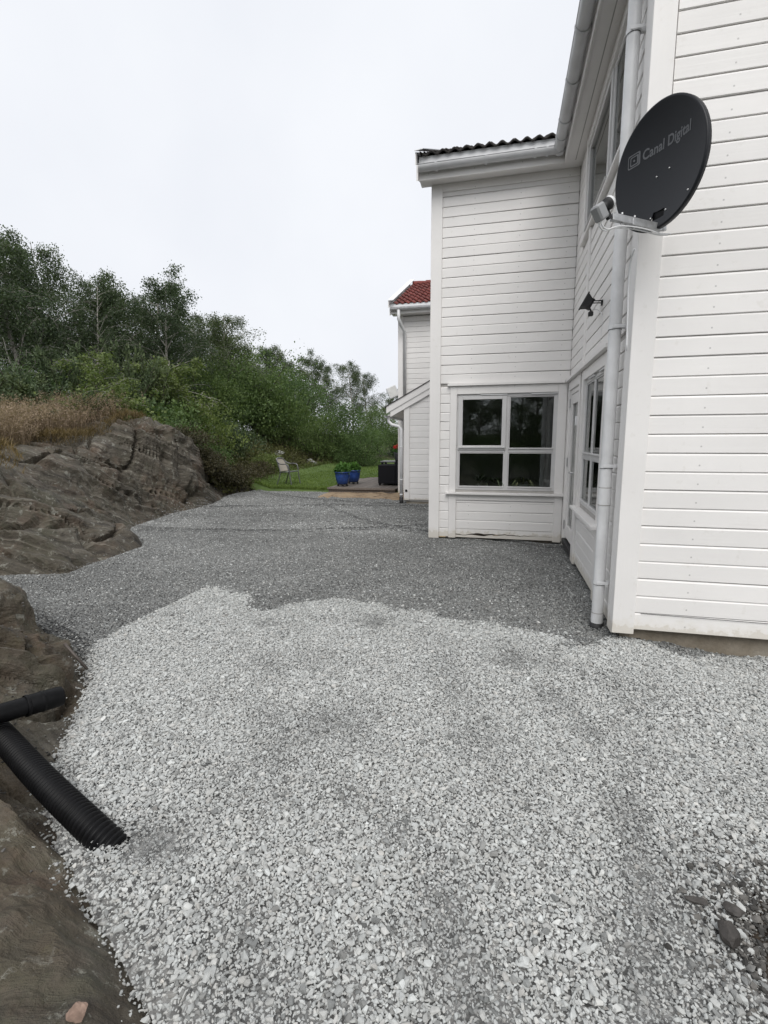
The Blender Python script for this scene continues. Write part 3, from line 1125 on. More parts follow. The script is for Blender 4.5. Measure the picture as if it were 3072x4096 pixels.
def side_boards(wall, u0, u1, z0, z1, openings=(), ax='x', clip=None, phase=0.0, umin=0.03):
    """one object per board on wall-local x = u, y = into the wall; openings are (u0, u1, z0, z1)"""
    nrow = int(math.ceil((z1 - z0) / PITCH - 1e-6))
    for r in range(nrow):
        a = z0 + r * PITCH
        hgt = min(PITCH, z1 - a)
        if hgt < 0.03:
            continue
        mid = a + hgt * 0.5
        spans = [(u0, u1)]
        if clip:
            spans = [clip(a, a + hgt)]
        for (o0, o1, p0, p1) in openings:
            if p0 < mid < p1:
                nxt = []
                for (s0, s1) in spans:
                    if o1 <= s0 or o0 >= s1:
                        nxt.append((s0, s1))
                    else:
                        if o0 - s0 > umin:
                            nxt.append((s0, o0))
                        if s1 - o1 > umin:
                            nxt.append((o1, s1))
                spans = nxt
        for (s0, s1) in spans:
            if s1 - s0 < umin:
                continue
            o = link('siding_board', random.choice(BOARDS[ax]), wall)
            o.location = (s0 + 0.0008, random.uniform(-0.0012, 0.0012), a)
            o.scale = (s1 - s0 - 0.0016, 1, hgt / PITCH)
            o.rotation_euler = (0, random.uniform(-0.0006, 0.0006), 0)


def wall_core(u0, u1, z0, z1, openings, th=0.12, gable=None):
    """backing panel behind the boards with real openings cut out"""
    mb = MB()
    us = sorted({u0, u1, *[o[0] for o in openings], *[o[1] for o in openings]})
    for a, b in zip(us[:-1], us[1:]):
        if b - a < 1e-6:
            continue
        mid = (a + b) / 2
        cuts = sorted([(o[2], o[3]) for o in openings if o[0] < mid < o[1]])
        z = z0
        for (c0, c1) in cuts:
            if c0 > z:
                mb.box(a, b, 0.0, th, z, c0)
            z = c1
        if z < z1:
            mb.box(a, b, 0.0, th, z, z1)
    return mb


def place(o, loc, rz=0.0):
    o.location = loc
    o.rotation_euler = (0, 0, rz)
    return o


def trim(wall, name, u0, u1, z0, z1, out0=0.0, out1=0.045, mat='paint_z', b=0.003):
    """trim board proud of the siding: y from -out1 to -out0"""
    return MB().bbox(u0, u1, -out1, -out0, z0, z1, b).build(name, mat, wall)


def make_window(parent, loc, rz, w, h, split_u, split_v, sash='tl', gl='trim_frame', vents=True):
    """window in an opening w x h; origin at lower left corner, local x along wall, y inward"""
    win = MB()
    fw_ = 0.042
    y0, y1 = -0.012, 0.075
    win.bbox(0, fw_, y0, y1, 0, h).bbox(w - fw_, w, y0, y1, 0, h).bbox(fw_, w - fw_, y0, y1, 0, fw_).bbox(fw_, w - fw_, y0, y1, h - fw_, h)
    o = win.build('window', gl, parent)
    place(o, loc, rz)
    m2 = 0.026
    if split_u:
        MB().bbox(split_u - m2, split_u + m2, y0 + .001, y1 - .001, fw_, h - fw_).build('mullion', gl, o)
    us = [fw_] + ([split_u - m2, split_u + m2] if split_u else []) + [w - fw_]
    vs = [fw_] + ([split_v - m2, split_v + m2] if split_v else []) + [h - fw_]
    for i in range(0, len(us), 2):
        if split_v:
            MB().bbox(us[i], us[i + 1], y0 + .003, y1 - .003, split_v - m2, split_v + m2).build('transom', gl, o)
        for j in range(0, len(vs), 2):
            a, b, c, d = us[i], us[i + 1], vs[j], vs[j + 1]
            if sash and i == 0 and j == len(vs) - 2 and split_u:
                t = 0.048
                MB().bbox(a - .018, a + t, y0 - .016, 0.045, c - .014, d + .012).bbox(b - t, b + .014, y0 - .016, 0.045, c - .014, d + .012).bbox(a + t, b - t, y0 - .016, 0.045, c - .014, c + t).bbox(a + t, b - t, y0 - .016, 0.045, d + .012 - t, d + .012).build('sash', gl, o)
                MB().bbox(a - .008, b + .004, y0 - .036, y0 - .016, c + .012, c + .026).build('drip_bar', gl, o)
                a, b, c, d = a + t, b - t, c + t, d - t + .012
                for zz in (c + .0, d - .12):
                    MB().bbox(-.004 + fw_ - .055, fw_ - .030, y0 - .02, y0 - .001, zz, zz + .09).build('hinge', gl, o)
            else:
                t = 0.014
                MB().box(a, a + t, -.003, .03, c, d).box(b - t, b, -.003, .03, c, d).box(a + t, b - t, -.003, .03, c, c + t).box(a + t, b - t, -.003, .03, d - t, d).build('glazing_bead', gl, o)
                MB().bbox(a, b, y0 - .014, y0 + .016, c - .006, c + .014).build('drip_bar', gl, o)
                a, b, c, d = a + t, b - t, c + t, d - t
            MB().box(a, b, 0.004, 0.008, c, d).build('pane', 'glass', o)
    if vents:
        for k in range(2):
            q = w * (0.24 + 0.5 * k)
            MB().bbox(q, q + w * .27, y0 - .022, y0, h - 0.022, h - 0.006).build('vent', 'plastic_white', o)
    return o


def gutter_mb(length, r=0.062):
    """half-round gutter along local x, hanging with its rim at z = 0"""
    mb = MB()
    n = 12
    vs, fs = [], []
    for x in (0.0, length):
        for rr in (r, r - 0.004):
            for k in range(n + 1):
                th = math.pi + math.pi * k / n
                vs.append((x, rr * math.cos(th), rr * math.sin(th) * 1.05))
    m_ = n + 1
    for k in range(n):
        fs += [(k, k + 1, 2 * m_ + k + 1, 2 * m_ + k), (m_ + k + 1, m_ + k, 3 * m_ + k, 3 * m_ + k + 1)]
    fs += [(0, 2 * m_, 3 * m_, m_), (n, m_ + n, 3 * m_ + n, 2 * m_ + n)]
    mb.add(vs, fs, True)
    mb.add([(0, 0.9 * r * math.cos(math.pi + math.pi * k / n), 0.9 * r * math.sin(math.pi + math.pi * k / n)) for k in range(n + 1)], [tuple(range(n + 1))])
    mb.tube([(0, -r, 0.002), (length, -r, 0.002)], 0.006, 6)
    return mb


def gutter_joint_mb(r=0.062, w=0.05):
    n = 12
    vs, fs = [], []
    for x in (0, w):
        for rr in (r + 0.011, r + 0.0012):
            for k in range(n + 1):
                th = math.pi + math.pi * k / n
                vs.append((x, rr * math.cos(th), rr * math.sin(th) * 1.05))
    m_ = n + 1
    for k in range(n):
        fs += [(k, k + 1, 2 * m_ + k + 1, 2 * m_ + k), (m_ + k, m_ + k + 1, k + 1, k), (3 * m_ + k + 1, 3 * m_ + k, 2 * m_ + k, 2 * m_ + k + 1)]
    return MB().add(vs, fs, False)


def tile_mesh(mat, w=0.30, l=0.36, th=0.022, amp=0.026):
    """double-roll roof tile: local x across (two rolls), y up-slope"""
    n = 16
    vs, fs = [], []
    for yy in (0, l):
        for off in (0, -th):
            for k in range(n + 1):
                x = w * k / n
                ph = 2 * math.pi * 2 * k / n
                vs.append((x, yy, amp * max(-0.55, math.cos(ph) * 0.75 + 0.25) + off + (0.012 if yy == 0 else 0)))
    m_ = n + 1
    for k in range(n):
        fs += [(k, k + 1, 2 * m_ + k + 1, 2 * m_ + k), (m_ + k + 1, m_ + k, 3 * m_ + k, 3 * m_ + k + 1), (k, m_ + k, m_ + k + 1, k + 1), (2 * m_ + k + 1, 3 * m_ + k + 1, 3 * m_ + k, 2 * m_ + k)]
    return MB().add(vs, fs, True).mesh('roof_tile', mat)


TILE_DARK = tile_mesh('tile_dark')
TILE_RED = tile_mesh('tile_red', 0.30, 0.36, 0.022, 0.03)


def lay_tiles(roof, mesh, origin, rz, slope, ncol, nrow, w=0.30, l=0.33, skip=None):
    M0 = Matrix.Translation(origin) @ Matrix.Rotation(rz, 4, 'Z') @ Matrix.Rotation(slope, 4, 'X')
    for r in range(nrow):
        for c in range(ncol):
            if skip and skip(c, r):
                continue
            o = link('roof_tile', mesh, roof)
            o.matrix_local = M0 @ Matrix.Translation((c * w + random.uniform(-.003, .003), r * l, 0.004 * (r % 2) + random.uniform(-.003, .003))) @ Matrix.Rotation(R(-3.2), 4, 'X')


# ------------------------------------------------------------------ main house
XS, YN, YB = 0.88, 3.84, 7.25          # side wall plane, near wall plane, wing wall plane
EAVE = 4.93
RS = -math.pi / 2                      # rotation of the side wall frame: local x = -Y
house = empty('house')
tag(house, 'large white weatherboard house on the right, corner wing with dark tiled roof', 'house')

# foundation
fd = MB()
fd.box(0.915, 5.4, YN + 0.05, YN + 0.3, -0.5, 0.12)
fd.box(XS + 0.04, XS + 0.3, YN + 0.3, YB + 0.3, -0.5, 0.06)
fd.box(-0.98, XS + 0.04, YB + 0.06, YB + 0.3, -0.5, 0.07)
fd.box(-0.98, -0.75, YB + 0.3, 10.5, -0.5, 0.07)
fd.build('foundation', 'concrete', house)

# near wall (gable end)
RIDGE_X, TAN = 4.7, math.tan(R(30))


def gable_clip(a, b):
    t = max(0.0, (b - EAVE) / TAN)
    return (0.985 if t <= 0 else XS + t, 5.4)


o_n = [(1.9, 3.1, 9, 9.1)]
wN = wall_core(0.9, 5.4, 0.10, EAVE, [])
wN.prism([(0.9, EAVE), (5.4, EAVE), (5.4, EAVE + (RIDGE_X - 0.9) * TAN - 0.4), (RIDGE_X, EAVE + (RIDGE_X - 0.9) * TAN)][::1], 0.0, 0.12, 'y')
wallN = wN.build('wall', 'gap_dark', house)
place(wallN, (0, YN, 0))
side_boards(wallN, 0.985, 5.4, 0.085, EAVE + 1.7, clip=gable_clip)
trim(wallN, 'corner_board', 0.835, 0.985, 0.055, 2.93, 0.0, 0.048)
trim(wallN, 'corner_board', 0.835, 0.975, 2.936, EAVE, 0.0, 0.046)
for i in range(3):
    MB().tube([(1.03 + i * 0.9, -0.026, 0.212 - i * .004), (1.5 + i * 0.9, -0.026, 0.208), (1.93 + i * 0.9, -0.026, 0.205)], 0.0022, 6).build('wire', 'plastic_black_matte', wallN)

# side wall, local x = -Y
DOOR = (-7.08, -6.22, 0.10, 2.13)
SWIN = (-5.90, -4.72, 0.77, 2.13)
UWIN = (-6.50, -4.55, 3.82, 4.80)
wallS = wall_core(-YB, -YN - 0.12, 0.03, EAVE, [DOOR, SWIN, UWIN]).build('wall', 'gap_dark', house)
place(wallS, (XS, 0, 0), RS)
cs = 0.10
side_boards(wallS, -YB + 0.03, -3.985, 0.05, 2.24, ax='y', openings=[(DOOR[0] - 0.09, DOOR[1] + 0.10, 0, 2.3), (-6.12, -4.60, 0.0, 2.3)])
side_boards(wallS, -6.0, -4.72, 0.05, 0.60, ax='y')
side_boards(wallS, -YB + 0.03, -3.985, 2.29, EAVE - 0.02, ax='y', openings=[(UWIN[0] - cs, UWIN[1] + cs, UWIN[2] - 0.06, 5.0), (-6.10, -6.01, 2.0, UWIN[2] - 0.06)])
trim(wallS, 'corner_board', -3.985, -YN - 0.003, 0.035, EAVE, 0.0, 0.042)
trim(wallS, 'batten', -6.10, -6.01, 2.305, UWIN[2] - 0.062, 0.0, 0.040)
trim(wallS, 'window_header', -YB + 0.05, -4.50, 2.245, 2.285, 0.0, 0.085, 'paint_y')
trim(wallS, 'casing', DOOR[0] - 0.085, DOOR[0] + 0.004, 0.02, 2.243, 0.0, 0.042)
trim(wallS, 'casing', DOOR[1] - 0.004, -6.125, 0.02, 2.243, 0.0, 0.042)
trim(wallS, 'casing', DOOR[0] + 0.005, DOOR[1] - 0.005, 2.13, 2.243, 0.0, 0.040, 'paint_y')
trim(wallS, 'casing', -6.0, SWIN[0] + 0.004, 0.722, 2.243, 0.0, 0.042)
trim(wallS, 'casing', SWIN[1] - 0.004, -4.61, 0.722, 2.243, 0.0, 0.042)
trim(wallS, 'casing', SWIN[0] + 0.005, SWIN[1] - 0.005, 2.13, 2.243, 0.0, 0.040, 'paint_y')
trim(wallS, 'window_sill', -6.05, -4.56, 0.692, 0.722, 0.0, 0.10, 'paint_y')
trim(wallS, 'panel_trim', -6.11, -6.0, 0.02, 0.690, 0.0, 0.044)
trim(wallS, 'panel_trim', -4.72, -4.60, 0.02, 0.690, 0.0, 0.044)
trim(wallS, 'panel_trim', -6.0, -4.72, 0.60, 0.690, 0.0, 0.036, 'paint_y')
trim(wallS, 'casing', UWIN[0] - cs, UWIN[0] + 0.004, UWIN[2] - 0.03, 4.90, 0.0, 0.042)
trim(wallS, 'casing', UWIN[1] - 0.004, UWIN[1] + cs, UWIN[2] - 0.03, 4.90, 0.0, 0.042)
trim(wallS, 'casing', UWIN[0] + 0.005, UWIN[1] - 0.005, 4.80, 4.90, 0.0, 0.040, 'paint_y')
trim(wallS, 'window_sill', UWIN[0] - cs - 0.02, UWIN[1] + cs + 0.02, UWIN[2] - 0.062, UWIN[2] - 0.032, 0.0, 0.062, 'paint_y')
make_window(house, (XS, -SWIN[0], SWIN[2]), RS, SWIN[1] - SWIN[0], SWIN[3] - SWIN[2], 0.55, 0.54, sash=None)
make_window(house, (XS, -UWIN[0], UWIN[2]), RS, UWIN[1] - UWIN[0], UWIN[3] - UWIN[2], 1.28, None, sash='tl', vents=False)

# glazed door
dw, dh = DOOR[1] - DOOR[0], DOOR[3] - DOOR[2]
door = MB().bbox(0.005, 0.055, -0.02, 0.07, 0.03, dh).bbox(dw - 0.055, dw - 0.005, -0.02, 0.07, 0.03, dh).bbox(0.055, dw - 0.055, -0.02, 0.07, dh - 0.06, dh).build('door', 'paint_z', house)
place(door, (XS, -DOOR[0], DOOR[2]), RS)
MB().bbox(0.062, 0.17, -0.012, 0.04, 0.06, dh - .065).bbox(dw - 0.17, dw - 0.062, -0.012, 0.04, 0.06, dh - .065).bbox(0.17, dw - 0.17, -0.012, 0.04, 0.06, 0.24).bbox(0.17, dw - 0.17, -0.012, 0.04, dh - 0.19, dh - .065).build('door_leaf', 'paint_z', door)
MB().box(0.17, dw - 0.17, 0.01, 0.015, 0.24, dh - 0.19).build('pane', 'glass', door)
MB().bbox(0.0, dw, -0.05, 0.06, -0.045, 0.028).build('threshold', 'plastic_black_matte', door)
MB().tube([(dw - .115, -0.012, 0.98), (dw - .115, -0.065, 0.98), (dw - .235, -0.07, 0.975)], 0.010, 8).bbox(dw - .135, dw - .095, -0.022, -0.01, 0.90, 1.06, .004).build('door_handle', 'steel', door)
for zz in (0.16, 1.02, 1.80):
    MB().bbox(-0.012, 0.03, -0.034, -0.0205, zz, zz + 0.12, .003).build('hinge', 'steel', door)
MB().bbox(dw - .05, dw - .01, -0.06, -0.022, 1.55, 1.66, .004).build('door_catch', 'plastic_white', door)

# wing wall
CB = (-1.06, -0.905)
BWIN = (-0.67, 0.72, 0.76, 2.13)
wallB = wall_core(CB[0] + 0.06, XS + 0.02, 0.04, EAVE, [BWIN]).build('wall', 'gap_dark', house)
place(wallB, (0, YB, 0))
side_boards(wallB, CB[1], XS - 0.024, 0.045, 2.24, openings=[(-0.765, 0.835, 0, 2.3)], umin=0.015)
side_boards(wallB, -0.655, 0.725, 0.175, 0.60)
side_boards(wallB, CB[1], XS - 0.024, 2.285, 4.86)
trim(wallB, 'corner_board', CB[0], CB[1], 0.02, EAVE, 0.0, 0.045)
trim(wallB, 'window_header', -0.80, XS - 0.09, 2.245, 2.28, 0.0, 0.075, 'paint_x')
trim(wallB, 'casing', -0.762, BWIN[0] + .004, 0.725, 2.243, 0.0, 0.042)
trim(wallB, 'casing', BWIN[1] - .004, 0.832, 0.725, 2.243, 0.0, 0.042)
trim(wallB, 'casing', BWIN[0] + .005, BWIN[1] - .005, 2.13, 2.243, 0.0, 0.040, 'paint_x')
trim(wallB, 'window_sill', -0.81, 0.852, 0.693, 0.723, 0.0, 0.095, 'paint_x')
trim(wallB, 'panel_trim', -0.762, -0.655, 0.035, 0.691, 0.0, 0.044)
trim(wallB, 'panel_trim', 0.725, 0.832, 0.03, 0.691, 0.0, 0.044)
trim(wallB, 'panel_trim', -0.655, 0.725, 0.605, 0.691, 0.0, 0.034, 'paint_x')
trim(wallB, 'frieze_board', CB[1], XS - 0.024, 4.83, EAVE, 0.0225, 0.040, 'paint_x')
make_window(house, (BWIN[0], YB, BWIN[2]), 0, BWIN[1] - BWIN[0], BWIN[3] - BWIN[2], 0.715, 0.57)

# split lowest board under the wing window
def split_board():
    rng = random.Random(4)
    n = 46
    x0, x1 = -0.655, 0.725
    up_, lo_ = [], []
    zc = 0.088
    for i in range(n + 1):
        t = i / n
        x = x0 + (x1 - x0) * t
        zc += rng.uniform(-0.006, 0.006) + (0.093 - zc) * 0.12
        gap = 0.003 + 0.020 * math.exp(-((t - 0.26) / 0.08) ** 2) + 0.009 * max(0, 1 - abs(t - 0.42) / 0.45)
        if i < 3:
            gap = 0.010
        up_.append((x, zc + gap))
        lo_.append((x, zc - gap * 0.4))

    def strip(lo, hi, y):
        mb = MB()
        vs, fs = [], []
        for (a, b) in zip(lo, hi):
            vs += [(a[0], -y, a[1]), (b[0], -y, b[1]), (a[0], -0.002, a[1]), (b[0], -0.002, b[1])]
        for i in range(len(lo) - 1):
            k = i * 4
            fs += [(k, k + 4, k + 5, k + 1), (k + 2, k + 6, k + 4, k), (k + 1, k + 5, k + 7, k + 3)]
        return mb.add(vs, fs)
    strip(up_, [(p[0], 0.172) for p in up_], 0.022).build('siding_board', 'paint_x', wallB)
    o = strip([(p[0], 0.046) for p in lo_], lo_, 0.024).build('siding_board', 'paint_x', wallB)
    o['label'] = 'split lowest board with a ragged open crack'
    MB().box(-0.655, 0.725, -0.006, -0.001, 0.06, 0.13).build('wood_or_crack_shade', 'potting_soil', wallB)  # near-black sheet behind the crack, the crack's shade put into its colour
    MB().add([(-0.12, -0.0235, 0.082), (-0.07, -0.036, 0.104), (-0.02, -0.0235, 0.098), (-0.06, -0.028, 0.092)], [(0, 1, 2), (0, 2, 3)]).build('splinter', 'raw_wood', wallB)


split_board()
MB().box(-0.90, -0.80, -0.0245, -0.012, 0.036, 0.046).build('wood_or_crack_shade', 'raw_wood', wallB)

# rooms behind the windows
rm = MB()
for (x0, x1, y0, y1, z0, z1) in ((-0.95, 0.86, YB + 0.13, 11.0, 0.3, 2.6), (XS + 0.13, 5.2, YN + 0.14, YB + 0.1, 0.1, 2.6), (XS + 0.13, 5.2, YN + 0.14, YB + 0.1, 2.75, 4.9)):
    vs = [(x0, y0, z0), (x1, y0, z0), (x1, y1, z0), (x0, y1, z0), (x0, y0, z1), (x1, y0, z1), (x1, y1, z1), (x0, y1, z1)]
    fs = [(0, 1, 2, 3), (7, 6, 5, 4), (1, 5, 6, 2), (3, 7, 4, 0), (2, 6, 7, 3)] if x0 < 0 else [(0, 1, 2, 3), (7, 6, 5, 4), (1, 5, 6, 2), (0, 4, 5, 1), (2, 6, 7, 3)]
    rm.add(vs, fs)
rm.build('interior', 'interior', house)
MB().box(-0.70, 0.76, YB + 0.085, YB + 0.34, 0.70, 0.735).build('inner_sill', 'trim_frame', house)

# wing left and back walls (mostly unseen, closing the volume)
MB().box(CB[0] + 0.02, CB[0] + 0.14, YB + 0.005, 11.0, 0.04, EAVE).build('wall', 'paint_y', house)
MB().box(CB[0] + 0.14, 5.4, 10.9, 11.02, 0.04, EAVE + 0.6).build('wall', 'paint_x', house)

# eaves: soffits, fascias
GX, GY = 0.66, 7.03                     # outer edges of the soffits
MB().box(GX, XS - 0.001, 3.42, YB + 0.2, EAVE, EAVE + 0.018).build('soffit', 'paint_y', house)
MB().box(XS - 0.115, XS - 0.105, 3.42, GY, EAVE - 0.0015, EAVE + 0.002).build('soffit_joint', 'gap_dark', house)
MB().box(-1.20, GX - 0.001, GY, YB - 0.001, EAVE + 0.001, EAVE + 0.019).build('soffit', 'paint_x', house)
MB().bbox(GX - 0.024, GX - 0.001, 3.42, GY - 0.026, EAVE - 0.025, EAVE + 0.17, .002).build('fascia', 'paint_y', house)
MB().bbox(-1.20, GX - 0.002, GY - 0.024, GY - 0.001, EAVE - 0.025, EAVE + 0.17, .002).build('fascia', 'paint_x', house)
MB().bbox(-1.20, GX - 0.03, GY - 0.034, GY - 0.0245, EAVE + 0.10, EAVE + 0.262, .002).build('drip_flashing', 'plastic_white', house)
MB().bbox(GX - 0.034, GX - 0.0245, 3.42, GY - 0.03, EAVE + 0.10, EAVE + 0.20, .002).build('drip_flashing', 'plastic_white', house)

# wing roof, rising away from the viewer
WS = R(27)
rf = MB()
y0, z0 = GY - 0.02, EAVE + 0.19
yr = 9.1
zr = z0 + (yr - y0) * math.tan(WS)
rf.prism([(y0, z0), (yr, zr), (11.2, zr - (11.2 - yr) * math.tan(WS)), (11.2, zr - (11.2 - yr) * math.tan(WS) - 0.05), (yr, zr - 0.05), (y0, z0 - 0.05)][::-1], -1.19, 3.0, 'x')
roofW = rf.build('roof', 'gap_dark', house)
lay_tiles(roofW, TILE_DARK, (-1.18, GY - 0.085, EAVE + 0.262), 0, WS, 6, 6)
bg = MB()
ct, st_ = math.cos(WS), math.sin(WS)
for (yy, zz, h_, x0_, x1_) in ((GY - 0.10, EAVE - 0.06, 0.19, -1.222, -1.200), (GY - 0.13, EAVE + 0.12, 0.155, -1.235, -1.2225)):
    ln_ = 2.2
    bg.add([(x, yy + t * ln_ * ct - 0 * st_, zz + t * ln_ * st_ + k * h_) for x in (x0_, x1_) for t in (0, 1) for k in (0, 1)],
           [(0, 1, 3, 2), (4, 6, 7, 5), (0, 4, 5, 1), (2, 3, 7, 6), (1, 5, 7, 3), (0, 2, 6, 4)])
bg.build('bargeboard', 'paint_y', house)
MB().add([(x, GY - 0.16 + t * 2.2 * ct, EAVE + 0.276 + t * 2.2 * st_ + k * 0.010 + (0 if x < -1.2 else .012)) for x in (-1.245, -1.13) for t in (0, 1) for k in (0, 1)],
         [(0, 1, 3, 2), (4, 6, 7, 5), (0, 4, 5, 1), (2, 3, 7, 6), (1, 5, 7, 3), (0, 2, 6, 4)]).build('verge_flashing', 'galvanised', house)

# main roof, rising to the right
mr = MB()
xe, ze = GX - 0.02, EAVE + 0.19
zr = ze + (RIDGE_X - xe) * TAN
mr.prism([(xe, ze), (xe, ze - 0.05), (RIDGE_X, zr - 0.05), (8.8, ze - 0.05), (8.8, ze), (RIDGE_X, zr)], 3.36, 11.0, 'y')
roofM = mr.build('roof', 'gap_dark', house)
lay_tiles(roofM, TILE_DARK, (GX - 0.06, 6.75, EAVE + 0.205), -math.pi / 2, R(30), 11, 2)

# gutters
gM = gutter_mb(3.62)
gutM = gM.build('gutter', 'gutter_white', house)
place(gutM, (GX - 0.095, GY - 0.035, EAVE + 0.115), RS)      # local x = -Y
for q in (0.02, 0.30, 0.62, 1.25, 1.9, 2.5):
    gutter_joint_mb(0.062, 0.035 if q > .1 else .07).build('gutter_joint', 'gutter_white', gutM).location = (q, 0, 0)
gW = gutter_mb(1.80).build('gutter', 'gutter_white', house)
place(gW, (-1.195, GY - 0.095, EAVE + 0.115))
for q in (0.22, 0.86, 1.46, 1.60, 1.72):
    gutter_joint_mb(0.062, 0.03).build('gutter_joint', 'gutter_white', gW).location = (q, 0, 0)

# downpipe at the near corner
px_, py_ = XS - 0.095, 4.10
dp = MB().tube([(px_ - 0.14, py_, EAVE + 0.06), (px_ - 0.13, py_, EAVE - 0.02), (px_ - 0.02, py_, EAVE - 0.16), (px_, py_, EAVE - 0.22)], 0.044, 16, False)
dp.tube([(px_, py_, EAVE - 0.22), (px_, py_, 1.12)], 0.044, 18, False).tube([(px_, py_, 1.12), (px_, py_, 1.05), (px_, py_, 0.98)], [0.047, 0.048, 0.047], 18, False).tube([(px_, py_, 0.98), (px_, py_, 0.10)], 0.044, 18, False)
dp.tube([(px_, py_, 0.10), (px_, py_, 0.015)], 0.046, 18, False)
pipe = dp.build('downpipe', 'plastic_white', house)
MB().tube([(px_, py_, 0.018), (px_, py_, -0.08)], 0.055, 16).build('pipe_collar', 'plastic_black_matte', pipe)
for zz in (4.24, 2.30, 1.27, 0.34):
    MB().tube([(px_, py_, zz), (px_, py_, zz + 0.032)], 0.0485, 18, False).bbox(px_ + 0.045, XS - 0.018, py_ - 0.012, py_ + 0.012, zz + 0.004, zz + 0.028, .002).bbox(px_ - 0.03, px_ + 0.06, py_ - 0.052, py_ - 0.046, zz + .004, zz + .028, .002).build('pipe_bracket', 'plastic_white', pipe)
    MB().tube([(px_, py_, zz - 0.004), (px_, py_, zz + 0.001)], 0.0465, 18, False).build('bracket_gap', 'plastic_black_matte', pipe)
for zz in (1.118, 0.982, 0.102):
    MB().tube([(px_, py_, zz - 0.003), (px_, py_, zz + 0.003)], 0.0475, 18, False).build('pipe_joint', 'gap_dark', pipe)

# ------------------------------------------------------------------ neighbouring house
nb = empty('house', (-2.8, 13.0, 0))
tag(nb, 'white weatherboard house with red tiled roof and lean-to porch, farther back', 'house')
YF, XF = 13.0, -2.75
OFF = Vector((2.8, -13.0, 0))


def rel(x, y, z=0):
    return (x + 2.8, y - 13.0, z)


MT = Matrix.Translation(OFF)
fw_ = wall_core(XF + 0.05, 1.0, 0.05, 4.7, [])
fwall = fw_.build('wall', 'gap_dark', nb)
place(fwall, rel(0, YF, 0))
side_boards(fwall, XF + 0.13, -1.3, 0.05, 4.66)
trim(fwall, 'corner_board', XF, XF + 0.13, 0.03, 4.7, 0, .045)
MB().box(XF + 0.02, XF + 0.12, YF + 0.01, 18.0, 0.05, 4.7).build('wall', 'paint_y', nb, MT)
MB().bbox(XF + 0.0, XF + 0.02, YF + 0.0, YF + 0.12, 0.03, 4.7).build('corner_board', 'paint_z', nb, MT)
# gable on the left end
MB().prism([(YF + .01, 4.7), (YF + 5.0, 4.7), (YF + 2.5, 4.7 + 1.1)], XF + 0.02, XF + 0.12, 'x').build('gable', 'paint_y', nb, MT)
FS = R(24.5)
fe_y, fe_z = YF - 0.30, 4.86
nr = MB().prism([(fe_y, fe_z), (fe_y, fe_z - .05), (YF + 2.5, fe_z - .05 + 2.8 * math.tan(FS)), (YF + 5.3, fe_z - .05), (YF + 5.3, fe_z), (YF + 2.5, fe_z + 2.8 * math.tan(FS))], XF - 0.090, 1.2, 'x').build('roof', 'gap_dark', nb, MT)
lay_tiles(nr, TILE_RED, Vector(rel(XF - 0.040, fe_y - 0.05, fe_z + 0.02)), 0, FS, 7, 10)
for k in range(5):
    rc = MB()
    rc.lathe([(0.12, 0), (0.115, 0.2), (0.10, 0.42)], (0, 0, 0), 12)
    rr = rc.build('ridge_tile', 'tile_red', nr)
    rr.rotation_euler = (0, R(90), 0)
    rr.location = Vector(rel(XF - 0.070 + 0.4 * k, YF + 2.5, fe_z + 2.8 * math.tan(FS) + 0.0))
MB().bbox(XF - 0.130, 1.2, fe_y - 0.02, fe_y + 0.003, 4.64, 4.80, .002).build('fascia', 'paint_x', nb, MT)
MB().bbox(XF - 0.130, 1.2, fe_y - 0.03, fe_y - 0.021, 4.76, 4.88, .002).build('drip_flashing', 'plastic_white', nb, MT)
MB().box(XF - 0.130, 1.2, fe_y + 0.004, YF - 0.001, 4.655, 4.67).build('soffit', 'paint_x', nb, MT)
gN = gutter_mb(2.0).build('gutter', 'gutter_white', nb)
place(gN, rel(XF - 0.130, fe_y - 0.09, 4.77))
for q in (0.4, 1.0):
    gutter_joint_mb().build('gutter_joint', 'gutter_white', gN).location = (q, 0, 0)
ct, st_ = math.cos(FS), math.sin(FS)
bg = MB()
for (yy, zz, h_, x0_, x1_) in ((fe_y - 0.05, 4.60, 0.24, XF - 0.155, XF - 0.132), (fe_y - 0.14, 4.77, 0.16, XF - 0.170, XF - 0.156)):
    bg.add([(x, yy + t * 3.25 * ct, zz + t * 3.25 * st_ + k * h_) for x in (x0_, x1_) for t in (0, 1) for k in (0, 1)],
           [(0, 1, 3, 2), (4, 6, 7, 5), (0, 4, 5, 1), (2, 3, 7, 6), (1, 5, 7, 3), (0, 2, 6, 4)])
bg.build('bargeboard', 'paint_y', nb, MT)
MB().add([(x, fe_y - 0.16 + t * 3.35 * ct, 4.935 + t * 3.35 * st_ + k * 0.015) for x in (XF - 0.180, XF - 0.030) for t in (0, 1) for k in (0, 1)],
         [(0, 1, 3, 2), (4, 6, 7, 5), (0, 4, 5, 1), (2, 3, 7, 6), (1, 5, 7, 3), (0, 2, 6, 4)]).build('verge_flashing', 'plastic_white', nb, MT)
dx, dy = XF + 0.19, YF - 0.09
MB().tube([(dx - 0.10, fe_y - 0.09, 4.73), (dx - 0.10, fe_y - 0.09, 4.50), (dx - .06, fe_y + 0.0, 4.38), (dx, dy, 4.23), (dx, dy, 2.2)], 0.042, 12).build('downpipe', 'plastic_white', nb, MT)

# porch (lean-to) in front
YP, XP = 11.15, -2.22
TS = math.tan(R(28.5))


def rake_z(x):
    return 2.02 + (x + 2.55) * TS


def porch_clip(a, b):
    return (max(XP + 0.12, -2.55 + (a - 2.02) / TS + 0.04), -0.9)


